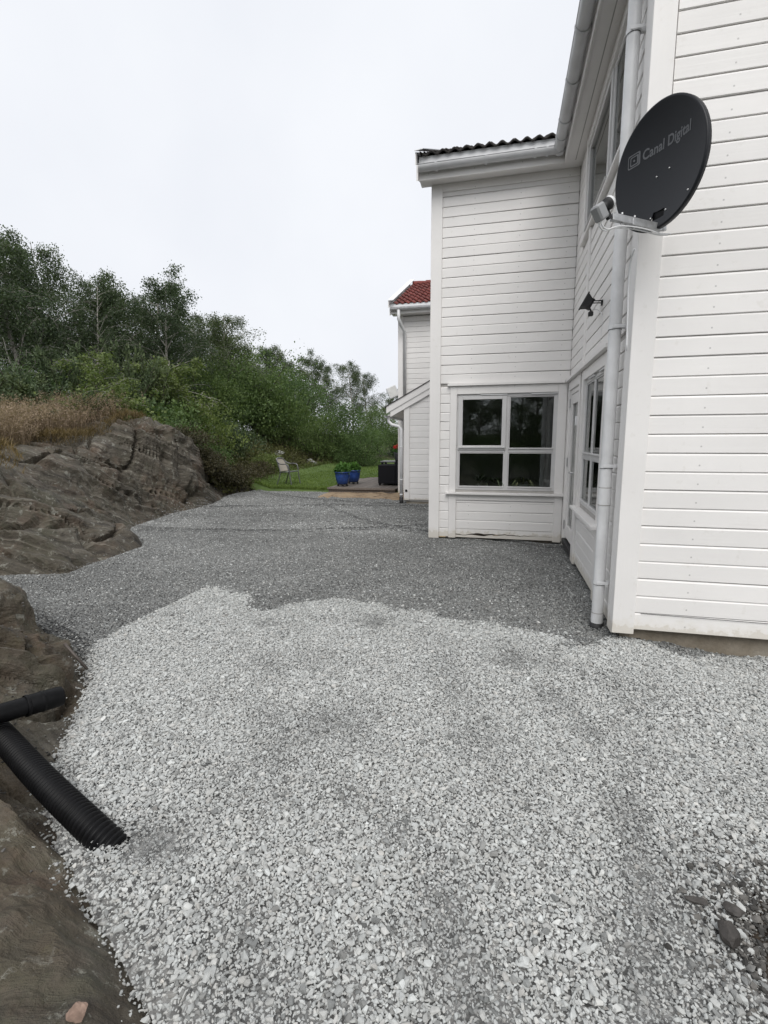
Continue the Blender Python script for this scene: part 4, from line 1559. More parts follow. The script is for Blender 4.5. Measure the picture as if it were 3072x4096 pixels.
pw = MB().prism([(XP + 0.02, 0.06), (-0.9, 0.06), (-0.9, rake_z(-0.9)), (XP + 0.02, rake_z(XP + .02))], 0.0, 0.1, 'y').build('wall', 'gap_dark', nb)
place(pw, rel(0, YP, 0))
side_boards(pw, XP + 0.12, -0.9, 0.10, 2.85, clip=porch_clip)
trim(pw, 'corner_board', XP, XP + 0.125, 0.09, rake_z(XP) + 0.02, 0, .045)
MB().lathe([(0.0, 0), (0.028, 0.0), (0.03, 0.012)], (0, 0, 0), 14).build('vent', 'plastic_black_matte', nb, MT @ Matrix.Translation((XP + 0.06, YP - 0.046, 0.31)) @ Matrix.Rotation(R(90), 4, 'X'))
MB().box(XP + 0.05, -0.9, YP + 0.02, YP + 0.2, -0.4, 0.10).build('foundation', 'concrete', nb, MT)
MB().box(XP, XP + 0.1, YP + 0.101, YF - 0.05, 0.06, 2.12).build('wall', 'paint_y', nb, MT)


def rake(x0, x1, zo, h_, y0_, y1_):
    return MB().add([(x, y, 2.02 + (x + 2.55) * TS + zo + k * h_) for y in (y0_, y1_) for x in (x0, x1) for k in (0, 1)],
                    [(0, 1, 3, 2), (4, 6, 7, 5), (0, 4, 5, 1), (2, 3, 7, 6), (1, 5, 7, 3), (0, 2, 6, 4)])


rake(-2.53, -0.8, -0.03, 0.135, YP - 0.072, YP - 0.05).build('bargeboard', 'paint_x', nb, MT)
rake(-2.62, -0.8, 0.10, 0.155, YP - 0.092, YP - 0.0725).build('bargeboard', 'paint_x', nb, MT)
rake(-2.66, -0.8, 0.252, 0.018, YP - 0.11, YF - 0.06).build('roof', 'tile_dark', nb, MT)
rake(-2.60, XP + 0.0, 0.02, 0.018, YP - 0.04, YF - 0.06).build('soffit', 'paint_y', nb, MT)
pg = gutter_mb(1.9, 0.05).build('gutter', 'gutter_white', nb)
place(pg, rel(-2.62, YF - 0.07, 2.03), RS)
MB().tube([(-2.60, YP - 0.0, 2.0), (-2.585, YP - 0.0, 1.90), (-2.50, YP - 0.03, 1.83), (-2.34, YP - 0.04, 1.79), (-2.285, YP - 0.04, 1.72), (-2.28, YP - .04, 1.5), (-2.28, YP - .04, 0.16)], 0.036, 12).build('downpipe', 'plastic_white', nb, MT)
MB().tube([(-2.28, YP - .04, 0.16), (-2.28, YP - .04, -0.05)], 0.046, 12).build('pipe_collar', 'plastic_black_matte', nb, MT)
for zz in (1.30, 0.55, 0.2):
    MB().tube([(-2.28, YP - .04, zz), (-2.28, YP - .04, zz + .03)], 0.040, 12).build('pipe_joint', 'plastic_white', nb, MT)

# flat panel antenna on the neighbour's corner
an = empty('flat_antenna', (XF - 0.16, 13.05, 2.74))
an.scale = (0.85, 0.85, 0.85)
tag(an, 'white square flat panel antenna tilted on the corner of the far house', 'antenna')
Ma = Matrix.Rotation(R(22), 4, 'Z') @ Matrix.Rotation(R(-24), 4, 'Y') @ Matrix.Rotation(R(-8), 4, 'X')
MB().bbox(-0.16, 0.16, -0.03, 0.03, -0.17, 0.19, .015).build('panel', 'plastic_white', an, Ma)
MB().bbox(-0.13, 0.13, -0.036, -0.0305, -0.14, 0.16, .004).build('panel_face', 'ceramic_white', an, Ma)
MB().tube([(0.0, 0.03, -0.02), (0.1, 0.1, -0.10), (0.30, 0.12, -0.14)], 0.016, 8).build('bracket', 'plastic_black_matte', an)

# ------------------------------------------------------------------ satellite dish
def build_dish():
    yaw, tilt, a, b = 0.60, -0.06, 0.298, 0.33
    c = Vector((0.826, 3.42, 3.075))
    u = Vector((math.sin(yaw), -math.cos(yaw), 0))
    n0 = Vector((-math.cos(yaw), -math.sin(yaw), 0))
    v = Vector((0, 0, 1)) * math.cos(tilt) - n0 * math.sin(tilt)
    n = u.cross(v)
    base = Vector((0.93, 3.80, 2.80))
    root = empty('satellite_dish', base)
    tag(root, 'dark grey satellite dish with grey lettering on the near house corner', 'satellite dish')
    M = Matrix.Translation(c - base) @ Matrix(((u.x, v.x, n.x, 0), (u.y, v.y, n.y, 0), (u.z, v.z, n.z, 0), (0, 0, 0, 1)))
    depth = 0.055

    def w(r):
        return depth * (r * r - 1)

    # reflector: rings, front and back skins, rolled rim; small rectangular port near the foot
    nr_, ns = 14, 72
    mb = MB()
    vs, fs = [], []
    for back in (0, 1):
        for i in range(nr_ + 1):
            r = i / nr_
            for k in range(ns):
                th = 2 * math.pi * k / ns
                vs.append((a * r * math.cos(th), b * r * math.sin(th), w(r) - 0.004 * back))
    m_ = (nr_ + 1) * ns
    for i in range(nr_):
        for k in range(ns):
            k2 = (k + 1) % ns
            p, q, s, t = i * ns + k, (i + 1) * ns + k, (i + 1) * ns + k2, i * ns + k2
            cx = sum(vs[j][0] for j in (p, q, s, t)) / 4
            cy = sum(vs[j][1] for j in (p, q, s, t)) / 4
            if abs(cx - 0.0) < 0.033 and -0.285 < cy < -0.225:
                continue
            if i == 0:
                fs += [(p, q, s), (m_ + q, m_ + p, m_ + s)]
            else:
                fs += [(p, q, s, t), (m_ + t, m_ + s, m_ + q, m_ + p)]
    mb.add(vs, fs, True)
    rim = []
    for k in range(ns):
        th = 2 * math.pi * k / ns
        rim.append([(a + e) * math.cos(th) for e in (0.0, 0.008, 0.012, 0.010)])
    prof = [(0.0, 0.0), (0.007, 0.002), (0.012, -0.004), (0.012, -0.030), (0.008, -0.030), (0.006, -0.006)]
    vs, fs = [], []
    for k in range(ns):
        th = 2 * math.pi * k / ns
        for (e, z) in prof:
            vs.append(((a + e) * math.cos(th), (b + e) * math.sin(th), z))
    np_ = len(prof)
    for k in range(ns):
        k2 = (k + 1) % ns
        for j in range(np_ - 1):
            fs.append((k * np_ + j, k * np_ + j + 1, k2 * np_ + j + 1, k2 * np_ + j))
    mb.add(vs, fs, True)
    ref = mb.build('reflector', 'dish_grey', root, M)
    # port: black plate behind the hole, the opening's darkness put into its colour
    MB().box(-0.05, 0.05, -0.305, -0.21, -0.045, -0.034).build('port', 'plastic_black', ref, M)
    # screws
    for (x, y) in ((0.04, -0.02), (-0.045, -0.03), (0.05, -0.25), (-0.05, -0.262), (0.2, -0.21)):
        z = w(math.hypot(x / a, y / b))
        MB().lathe([(0.006, 0), (0.005, 0.004), (0.0, 0.005)], (x, y, z), 8).build('screw', 'steel', ref, M)

    def on_dish(x, y, lift=0.0012):
        return (x, y, w(math.hypot(x / a, y / b)) + lift)

    # lettering
    cu = bpy.data.curves.new('lettering', 'FONT')
    cu.body = 'Canal Digital'
    cu.size = 0.074
    cu.shear = 0.18
    cu.offset = 0.0017
    cu.space_character = 1.02
    tmp = bpy.data.objects.new('lettering_tmp', cu)
    COL.objects.link(tmp)
    bpy.context.view_layer.update()
    dg = bpy.context.evaluated_depsgraph_get()
    tm = bpy.data.meshes.new_from_object(tmp.evaluated_get(dg))
    xs = [q.co.x for q in tm.vertices]
    x0, wd = min(xs), max(xs) - min(xs)
    sx = 0.328 / wd
    tv = [on_dish(-0.132 + (q.co.x - x0) * sx, 0.100 + q.co.y * 0.98) for q in tm.vertices]
    tf = [tuple(p.vertices) for p in tm.polygons]
    bpy.data.objects.remove(tmp)
    bpy.data.curves.remove(cu)
    bpy.data.meshes.remove(tm)
    MB().add(tv, tf).build('lettering', 'dish_print', ref, M)

    # emblem: rounded slanted screen outline, inner arc frame and a dot
    def rr(cx, cy, hw, hh, rad, skew=0.12, n=6):
        out = []
        for (sx_, sy_, a0) in ((1, 1, 0), (-1, 1, 90), (-1, -1, 180), (1, -1, 270)):
            for k in range(n + 1):
                th = R(a0 + 90 * k / n)
                x = cx + sx_ * (hw - rad) + rad * math.cos(th)
                y = cy + sy_ * (hh - rad) + rad * math.sin(th)
                out.append((x + (y - cy) * skew, y + (x - cx) * 0.10))
        return out

    def ring(o1, o2):
        n_ = len(o1)
        return [on_dish(*p) for p in o1 + o2], [(i, (i + 1) % n_, n_ + (i + 1) % n_, n_ + i) for i in range(n_)]
    em = MB()
    cx, cy = -0.185, 0.122
    em.add(*ring(rr(cx, cy, 0.038, 0.036, 0.010), rr(cx - 0.003, cy, 0.031, 0.030, 0.008)))
    em.add(*ring(rr(cx + 0.001, cy, 0.0255, 0.0245, 0.006), rr(cx - 0.001, cy, 0.0185, 0.0185, 0.005)))
    n_ = 14
    em.add([on_dish(cx - 0.001 + 0.006 * math.cos(2 * math.pi * k / n_), cy + 0.006 * math.sin(2 * math.pi * k / n_)) for k in range(n_)], [tuple(range(n_))])
    em.build('emblem', 'dish_print', ref, M)

    # feed arm, low-noise block, cables (dish frame: x right, y up, z out of the face)
    arm = MB()
    p0, p1 = Vector((0.0, -0.33, -0.05)), Vector((0.0, -0.30, 0.335))
    d = (p1 - p0)
    ln = d.length
    q = d.to_track_quat('Z', 'Y').to_matrix().to_4x4()
    Mr = M @ Matrix.Translation(p0) @ q
    arm.bbox(-0.014, 0.014, -0.020, 0.020, 0, ln, .003).bbox(-0.017, 0.017, -0.012, 0.024, ln * .55, ln * .62, .002)
    arm_o = arm.build('feed_arm', 'galvanised', root, Mr)
    for t in (0.55, 0.8):
        MB().tube([(0, 0.02, ln * t), (0, 0.036, ln * t)], 0.006, 8).tube([(0, -0.02, ln * t), (0, -0.036, ln * t)], 0.006, 8).build('bolt', 'steel', arm_o, Mr)
    lnb = empty('receiver_head', (0, 0, 0))
    lnb.parent = root
    f = Vector((0, -0.268, 0.395))
    aim = (Vector((0, 0.02, -0.05)) - f).to_track_quat('Z', 'Y').to_matrix().to_4x4()
    Ml = M @ Matrix.Translation(f) @ aim
    MB().bbox(-0.031, 0.031, -0.042, 0.045, -0.065, 0.0, .009).build('housing', 'lnb_grey', lnb, Ml)
    MB().lathe([(0.022, 0.0), (0.022, 0.025), (0.034, 0.03), (0.036, 0.055)], (0, 0.012, 0), 20).build('collar', 'plastic_black_matte', lnb, Ml)
    MB().lathe([(0.036, 0.05), (0.036, 0.066), (0.026, 0.078), (0.0, 0.081)], (0, 0.012, 0), 20).build('feed_cap', 'plastic_white', lnb, Ml)
    MB().bbox(0.0341, 0.0348, -0.02, 0.02, -0.05, -0.03, .0002).build('sticker', 'ceramic_white', lnb, Ml)
    MB().bbox(-0.012, 0.012, -0.062, -0.020, 0.0, 0.03, .003).build('clamp', 'plastic_black_matte', lnb, Ml)
    for s in (-1, 1):
        x = 0.010 * s
        pts = [(x, -0.31, 0.42), (x, -0.35, 0.415), (x, -0.372, 0.375), (x * 1.2, -0.352, 0.30), (x * 1.2, -0.345, 0.2), (x * 1.2, -0.352, 0.07), (x, -0.365, -0.03), (x, -0.36, -0.12)]
        cs_ = catmull([Vector(p) for p in pts], 5)
        MB().tube(cs_, 0.0042, 8).build('cable', 'plastic_white', root, M)
    # wall mount: foot plate, tube and back cradle
    wb = MB()
    Mi = Matrix.Translation(-base)
    wb.bbox(0.87, 0.96, 3.768, 3.793, 2.98, 3.14, .004)
    wb.tube([(0.91, 3.77, 3.05), (0.915, 3.66, 3.03), (0.93, 3.57, 3.0), (0.93, 3.56, 2.95)], 0.019, 10)
    wb.build('wall_mount', 'galvanised', root, Mi)
    cr = MB().bbox(-0.05, 0.05, -0.16, 0.03, -0.12, -0.055, .006).bbox(-0.012, 0.012, -0.345, -0.12, -0.085, -0.05, .004)
    cr.build('cradle', 'galvanised', root, M)
    MB().tube(catmull([Vector((0.80, 3.72, 2.73)), Vector((0.795, 3.79, 2.66)), Vector((0.800, 3.815, 2.5)), Vector((0.815, 3.82, 2.1))], 6), 0.006, 8).build('cable', 'plastic_white', root, Mi)


def catmull(pts, n=6):
    out = []
    P_ = [pts[0]] + list(pts) + [pts[-1]]
    for i in range(1, len(P_) - 2):
        for k in range(n):
            t = k / n
            a_, b_, c_, d_ = P_[i - 1], P_[i], P_[i + 1], P_[i + 2]
            out.append(0.5 * ((2 * b_) + (c_ - a_) * t + (2 * a_ - 5 * b_ + 4 * c_ - d_) * t * t + (3 * b_ - a_ - 3 * c_ + d_) * t ** 3))
    out.append(pts[-1])
    return out


build_dish()

# ------------------------------------------------------------------ floodlight with sensor on the side wall
fl = empty('floodlight', (XS - 0.03, 5.12, 2.745))
fl.scale = (0.72, 0.72, 0.72)
tag(fl, 'black floodlight with motion sensor bracketed to the side wall above the door', 'floodlight')
MB().bbox(-0.005, 0.008, -0.03, 0.03, -0.03, 0.035, .002).tube([(0.0, -0.055, 0.015), (-0.12, -0.055, 0.02)], 0.007, 6).tube([(0.0, 0.055, 0.015), (-0.12, 0.055, 0.02)], 0.007, 6).tube([(0.0, -0.055, 0.015), (0.0, 0.055, 0.015)], 0.007, 6).build('bracket', 'plastic_black_matte', fl)
Mf = Matrix.Translation((-0.165, 0.0, 0.01)) @ Matrix.Rotation(R(-62), 4, 'Y')
hb = MB()
for (z, hx, hy) in ((0.0, 0.085, 0.10),):
    hb.add([(-.085, -.10, .05), (.085, -.10, .05), (.085, .10, .05), (-.085, .10, .05), (-.045, -.065, -.04), (.045, -.065, -.04), (.045, .065, -.04), (-.045, .065, -.04)],
           [(4, 5, 1, 0), (5, 6, 2, 1), (6, 7, 3, 2), (7, 4, 0, 3), (7, 6, 5, 4)])
hb.bbox(-.095, .095, -.11, .11, .046, .066, .004)
hb.build('housing', 'plastic_black_matte', fl, Mf)
MB().box(-.07, .07, -.085, .085, .0662, .0675).build('lens', 'ceramic_white', fl, Mf)
for k in range(7):
    MB().bbox(-.06 + k * .019, -.056 + k * .019, -.07, .07, -.058, -.0, .001).build('cooling_fin', 'plastic_black_matte', fl, Mf)
MB().tube([(-0.14, 0, -0.06), (-0.12, 0, -0.10)], 0.012, 8).bbox(-0.155, -0.095, -0.028, 0.028, -0.155, -0.10, .008).build('sensor', 'plastic_black_matte', fl)
MB().tube(catmull([Vector((-0.10, 0.0, -0.07)), Vector((-0.03, 0.0, -0.09)), Vector((0.012, -0.04, -0.17)), Vector((0.016, -0.05, -0.30)), Vector((0.014, -0.03, -0.50))], 8), 0.006, 8).build('cable', 'plastic_white', fl)

# ------------------------------------------------------------------ drain pipes on the left
def pipe_ribbed(path, r, pitch, name, mat, parent=None):
    pts = catmull([Vector(p) for p in path], 60)
    # resample by arc length
    out, rad = [], []
    step = pitch / 6
    acc = 0
    prev = pts[0]
    shape = [0.0, 0.0, 0.85, 1.0, 1.0, 0.85]
    k = 0
    out.append(prev)
    rad.append(r)
    for p in pts[1:]:
        seg = (p - prev).length
        while acc + seg >= step:
            t = (step - acc) / seg
            prev = prev.lerp(p, t)
            seg = (p - prev).length
            acc = 0
            out.append(prev.copy())
            k += 1
            rad.append(r - 0.010 + 0.010 * shape[k % 6])
        acc += seg
        prev = p
    mb = MB().tube(out, rad, 28, False)
    # inner wall
    mb.tube([out[-1], out[-4]], [r - 0.012, r - 0.012], 28, False)
    n = 28
    return mb.build(name, mat, parent)


cp = pipe_ribbed([(-2.95, 1.95, 0.12), (-2.60, 1.79, 0.105), (-2.26, 1.65, 0.095), (-1.86, 1.48, 0.085), (-1.50, 1.35, 0.055), (-1.33, 1.318, -0.005)], 0.055, 0.0205, 'corrugated_pipe', 'plastic_black')
tag(cp, 'black corrugated drain pipe curving off the rock into the pale gravel', 'drain pipe')
sp = empty('drain_pipe', (-2.19, 1.90, 0.19))
tag(sp, 'smooth black plastic pipe end sticking out over the rock, above the ribbed pipe', 'pipe')
A_, B_ = Vector((-2.60, 0.78, 0.33)), Vector((-2.19, 1.90, 0.19))
dirp = (B_ - A_).normalized()
Mi = Matrix.Translation(-Vector(sp.location))
MB().tube([A_, B_ - dirp * 0.16], 0.046, 28, False).tube([B_ - dirp * .16, B_ - dirp * .15, B_ - dirp * .012, B_], [0.046, 0.0505, 0.0505, 0.048], 28, False).tube([B_, B_ - dirp * .3], [0.044, 0.044], 28, False).tube([B_, B_ - dirp * 0.0005], [0.048, 0.044], 28, False).build('barrel', 'plastic_black', sp, Mi)
for t in (0.155, 0.09):
    MB().tube([B_ - dirp * (t + .008), B_ - dirp * t, B_ - dirp * (t - .008)], [0.0512, 0.0540, 0.0512], 28, False).build('socket_ring', 'plastic_black', sp, Mi)

rod = MB().tube([(-2.74, 2.44, 0.19), (-2.60, 2.46, 0.02)], 0.009, 8).build('metal_rod', 'rust_rod')
tag(rod, 'thin dark metal rod leaning from the rock onto the gravel', 'rod')

# ------------------------------------------------------------------ single stones
def stone(loc, size, seed, mat, name, label, cat, sub=3):
    rng = np.random.default_rng(seed)
    bm = bmesh.new()
    bmesh.ops.create_icosphere(bm, subdivisions=sub, radius=1.0)
    co = np.array([q.co[:] for q in bm.verts])
    d = 1 + (fbm(co[:, 0] * 1.3 + seed, co[:, 1] * 1.3, co[:, 2] * 1.3, 4, seed) - 0.5) * 0.7
    for _ in range(11):
        nn = rng.normal(size=3)
        nn /= np.linalg.norm(nn)
        dd = co @ nn
        lim = rng.uniform(0.5, 0.8)
        d = np.where(dd * d > lim, lim / np.maximum(dd, 1e-3), d)
    co = co * d[:, None] * np.array(size)
    for q, c_ in zip(bm.verts, co):
        q.co = c_
    me = bpy.data.meshes.new(name)
    bm.to_mesh(me)
    bm.free()
    me.materials.append(MAT[mat])
    me.polygons.foreach_set('use_smooth', [False] * len(me.polygons))
    o = link(name, me, None, loc)
    tag(o, label, cat)
    return o


sm_ = sheet('soil_patch', 0.62, 1.4, 0.95, 1.95, 0.012, soil_z, 'soil', smooth=False)
tag(sm_, kind='structure')
stone((0.705, 1.47, 0.03), (0.034, 0.045, 0.034), 3, 'dark_stone', 'stone', 'biggest dark brown stone on the pale gravel at the lower right', 'stone')
stone((0.745, 1.55, 0.03), (0.032, 0.026, 0.020), 8, 'dark_stone', 'stone', 'smaller dark stone just behind the biggest brown one, lower right', 'stone')
stone((0.655, 1.57, 0.022), (0.042, 0.013, 0.012), 14, 'dark_stone', 'stone', 'long thin dark stone on the gravel left of the brown stones', 'stone')
for k_, (x_, y_, z_) in enumerate(((-0.98, 0.80, 0.10),)):
    stone((x_, y_, z_), (0.03, 0.026, 0.03), 21, 'pink_stone', 'stone', 'pinkish stone on the dark rock at the bottom left edge', 'stone')
for (x_, y_, s_, sd_, lb) in ((-8.65, 21.3, (0.42, 0.3, 0.30), 31, 'pale grey boulder on the bank behind the garden chair, right of two'),
                             (-9.6, 19.9, (0.30, 0.25, 0.26), 33, 'pale boulder half hidden in shrubs on the bank, left of two'),
                             (-8.2, 22.2, (0.60, 0.3, 0.15), 35, 'long low grey slab lying beside the pale boulder')):
    stone((x_, y_, float(hill_z(np.array([x_]), np.array([y_]))[0]) + 0.02), s_, sd_, 'pale_boulder', 'boulder', lb, 'boulder')

# ------------------------------------------------------------------ deck
dk = empty('deck', (-3.85, 15.2, 0))
tag(dk, 'low weathered wooden terrace beside the far house', 'deck')
Mi = Matrix.Translation(-Vector(dk.location))
bmesh_board = MB().bbox(0, 0.118, 0, 1, 0, 0.028, .003).mesh('plank', 'deck_wood')
nb_ = 16
for k in range(nb_):
    x = -4.80 + k * 0.123
    yend = 16.3 + 1.3 * min(1, k / 6)
    o = link('plank', bmesh_board, dk)
    o.location = Vector((x, 13.06, 0.125 + random.uniform(-.002, .002))) - Vector(dk.location)
    o.scale = (1, yend - 13.06, 1)
MB().bbox(-4.82, -2.86, 13.03, 13.058, 0.10, 0.158, .003).build('edge_board', 'deck_wood', dk, Mi)
MB().bbox(-4.80, -2.86, 13.075, 13.11, -0.05, 0.099, .003).build('skirt_board', 'deck_wood', dk, Mi)
MB().box(-4.78, -2.86, 13.12, 17.3, -0.1, 0.12).build('frame', 'soil', dk, Mi)

# ------------------------------------------------------------------ foliage helpers
def leaf_quads(P, size, rng, droop=0.0, aspect=0.55, tint=None, tilt=1.0):
    """kite-shaped leaves at points P"""
    n = len(P)
    th = rng.uniform(0, 2 * np.pi, n)
    ph = rng.normal(0, 0.9, n) * tilt - droop
    d = np.stack([np.cos(th) * np.cos(ph), np.sin(th) * np.cos(ph), np.sin(ph)], 1)
    s0 = np.cross(d, rng.normal(size=(n, 3)))
    s0 /= np.linalg.norm(s0, axis=1)[:, None] + 1e-9
    L_ = (size * rng.uniform(0.6, 1.25, n))[:, None]
    W_ = L_ * aspect * 0.5
    V = np.empty((n, 4, 3))
    V[:, 0] = P
    V[:, 1] = P + d * L_ * 0.45 + s0 * W_
    V[:, 2] = P + d * L_
    V[:, 3] = P + d * L_ * 0.45 - s0 * W_
    F = np.arange(n * 4).reshape(n, 4)
    t = rng.random(n) if tint is None else np.clip(tint, 0, 1)
    return V.reshape(-1, 3), F, np.repeat(t, 4)


def leaf_mesh(name, P, size, rng, mat, **kw):
    V, F, t = leaf_quads(P, size, rng, **kw)
    return np_mesh(name, V, F, mat, False, {'tint': t})


def branch_path(p, d, length, n, rng, wander=0.25, droop=0.0, rise=0.0):
    pts = [p]
    d = d / np.linalg.norm(d)
    for i in range(n):
        d = d + rng.normal(0, wander, 3) * 0.5 + np.array([0, 0, rise - droop * (i + 1) / n])
        d = d / np.linalg.norm(d)
        pts.append(pts[-1] + d * length / n)
    return pts


def make_birch(seed, H, nleaf, mat='leaf_birch', leaf=0.085, spread=1.0, first=0.22):
    rng = np.random.default_rng(seed)
    mb = MB()
    trunk = branch_path(np.zeros(3), np.array([rng.normal(0, .1), rng.normal(0, .1), 1.0]), H, 12, rng, 0.10, 0, 0.12)
    r0 = 0.013 * H
    mb.tube(trunk, [r0 * (1 - i / 12.6) ** 0.9 + 0.004 for i in range(13)], 7, False)
    tips, wt = [], []
    nb = 30
    for b in range(nb):
        t = first + (0.97 - first) * (b + rng.uniform(0, 1)) / nb
        i = int(t * 12)
        fr = t * 12 - i
        p = trunk[i] * (1 - fr) + trunk[min(i + 1, 12)] * fr
        az = b * 2.4 + rng.normal(0, .5)
        el = R(rng.uniform(28, 62))
        ln = H * (0.10 + 0.26 * (1 - t) ** 0.7 * (0.6 + 0.4 * min(1, t / 0.4))) * rng.uniform(0.65, 1.25) * spread
        path = branch_path(p, np.array([math.cos(az) * math.cos(el), math.sin(az) * math.cos(el), math.sin(el)]), ln, 6, rng, 0.22, 0.16, 0.02)
        rb = r0 * (1 - t) * 0.42 + 0.008
        mb.tube(path, [rb * (1 - k / 7) + 0.003 for k in range(7)], 5, False)
        for s in range(5):
            k = rng.integers(2, 7)
            q = path[k]
            dd = (path[k] - path[k - 1])
            dd = dd / np.linalg.norm(dd) + rng.normal(0, 0.55, 3)
            sub = branch_path(q, dd, ln * rng.uniform(0.25, 0.5), 4, rng, 0.3, 0.45)
            mb.tube(sub, [0.008, 0.006, 0.005, 0.004, 0.003], 4, False)
            for w_ in range(1, 5):
                tips.append(sub[w_])
        for k in range(3, 7):
            tips.append(path[k])
    tips = np.array(tips)
    nt_ = len(tips)
    clump = rng.random(nt_)
    idx = rng.integers(0, nt_, nleaf)
    P = tips[idx] + np.clip(rng.normal(0, 1, (nleaf, 3)), -1.9, 1.9) * np.array([0.125, 0.125, 0.10]) * H / 7
    P[:, 2] -= np.minimum(rng.exponential(0.17, nleaf), 0.7) * H / 7
    tint = clump[idx] * 0.55 + rng.random(nleaf) * 0.5
    return mb.mesh('trunk', 'birch_bark'), leaf_mesh('crown', P, leaf, rng, mat, droop=0.5, aspect=0.7, tint=tint)


def make_bush(seed, w, h, nleaf, mat, leaf=0.09, clumps=60, stems=7, bark='twig_bark', shape='round'):
    rng = np.random.default_rng(seed)
    mb = MB()
    cen = []
    for s in range(stems):
        az = s * 2.4 + rng.normal(0, .4)
        el = R(rng.uniform(45, 85))
        ln = h * rng.uniform(0.6, 0.95)
        pth = branch_path(np.array([rng.normal(0, .05 * w), rng.normal(0, .05 * w), 0]), np.array([math.cos(az) * math.cos(el), math.sin(az) * math.cos(el), math.sin(el)]), ln, 6, rng, 0.2, 0.05, .05)
        mb.tube(pth, [0.012 * h * (1 - k / 7) + 0.004 for k in range(7)], 5, False)
        for k in range(2, 7):
            cen.append(pth[k])
            tw = branch_path(pth[k], rng.normal(0, 1, 3) + np.array([0, 0, .5]), h * .25, 3, rng, .3)
            mb.tube(tw, [.007, .006, .004, .003], 4, False)
            cen += tw[2:]
    # clumps through the crown volume, denser near its uneven outline
    for c_ in range(clumps):
        th, u = rng.uniform(0, 2 * np.pi), rng.uniform(-0.25, 1)
        r = rng.uniform(0.55, 1.0) ** 0.6
        sn = math.sqrt(max(0, 1 - u * u))
        rad = 1 + 0.28 * math.sin(3 * th + seed) + rng.normal(0, .12)
        cen.append(np.array([math.cos(th) * sn * w / 2 * r * rad, math.sin(th) * sn * w / 2 * r * rad, h * (0.40 + 0.58 * u * r)]))
    cen = np.array(cen)
    cen[:, 2] = np.maximum(cen[:, 2], 0.05)
    cl = rng.random(len(cen))
    idx = rng.integers(0, len(cen), nleaf)
    sg = 0.085 * (w + h) / 2
    P = cen[idx] + rng.normal(0, 1, (nleaf, 3)) * np.array([sg, sg, sg * 0.7])
    P[:, 2] = np.maximum(P[:, 2], 0.02)
    tint = cl[idx] * 0.6 + rng.random(nleaf) * 0.45
    return mb.mesh('stem', bark), leaf_mesh('crown', P, leaf, rng, mat, aspect=0.7, tint=tint)


def make_juniper(seed, w, h, nspray):
    """sprawling juniper: upswept needle sprays"""
    rng = np.random.default_rng(seed)
    mb = MB()
    Ps, Ds, T = [], [], []
    nb = 26
    for b in range(nb):
        az = rng.uniform(0, 2 * np.pi)
        el = R(rng.uniform(15, 70))
        ln = (w * 0.5 * math.cos(el) + h * math.sin(el)) * rng.uniform(0.7, 1.05)
        pth = branch_path(np.array([rng.normal(0, .1 * w), rng.normal(0, .1 * w), 0.05]), np.array([math.cos(az) * math.cos(el), math.sin(az) * math.cos(el), math.sin(el)]), ln, 7, rng, 0.18, 0.0, 0.03)
        mb.tube(pth, [0.018 * (1 - k / 8) + 0.004 for k in range(8)], 5, False)
        cl = rng.random()
        for s in range(nspray // nb):
            k = rng.uniform(1.2, 7)
            i = int(min(k, 6))
            p = pth[i] + (pth[i + 1] - pth[i]) * (k - i)
            d = (pth[min(i + 1, 7)] - pth[i])
            d = d / np.linalg.norm(d) + rng.normal(0, .55, 3) + np.array([0, 0, .2])
            d /= np.linalg.norm(d)
            m_ = 7
            for q in range(m_):
                Ps.append(p + d * 0.20 * q / m_ + rng.normal(0, .015, 3))
                Ds.append(d + rng.normal(0, .5, 3))
                T.append(cl * 0.45 + 0.5 * q / m_ + rng.uniform(0, .15))
    P, D_, T = np.array(Ps), np.array(Ds), np.array(T)
    D_ /= np.linalg.norm(D_, axis=1)[:, None]
    n = len(P)
    s0 = np.cross(D_, rng.normal(size=(n, 3)))
    s0 /= np.linalg.norm(s0, axis=1)[:, None]
    L_ = rng.uniform(0.05, 0.09, (n, 1))
    V = np.empty((n, 3, 3))
    V[:, 0] = P - s0 * 0.016
    V[:, 1] = P + s0 * 0.016
    V[:, 2] = P + D_ * L_
    return mb.mesh('stem', 'twig_bark'), np_mesh('crown', V.reshape(-1, 3), np.arange(n * 3).reshape(n, 3), 'leaf_juniper', False, {'tint': np.repeat(np.clip(T, 0, 1), 3)})


def plant(name, meshes, loc, height_scale, width_scale, rz, label, cat, group):
    root = empty(name, loc, rz)
    root.scale = (width_scale, width_scale, height_scale)
    stem, crown = meshes
    link(stem.name.split('.')[0], stem, root)
    link('crown', crown, root)
    tag(root, label, cat, group)
    return root


def hz(x, y):
    return float(hill_z(np.array([x]), np.array([y]))[0])


BIRCH = [make_birch(100 + k, 7.0, 16000, leaf=0.074, spread=[1.0, 1.15, 0.9, 1.1][k], first=[.2, .3, .15, .25][k]) for k in range(4)]
YOUNG = [make_birch(140 + k, 4.0, 8000, 'leaf_yellow', 0.075, 1.2, 0.08) for k in range(2)]
GREENB = [make_bush(160 + k, 3.2, 3.4, 15000, 'leaf_green', 0.08, 90, 9) for k in range(2)]
LOWB = [make_bush(170 + k, 2.2, 1.4, 6000, ['leaf_green', 'leaf_yellow', 'leaf_birch'][k], 0.075, 60, 7) for k in range(3)]
JUN = [make_juniper(180 + k, 2.6, 1.3, 1500) for k in range(2)]
HEATH = [make_bush(190 + k, 1.3, 0.55, 4500, 'leaf_heather', 0.045, 60, 9) for k in range(2)]

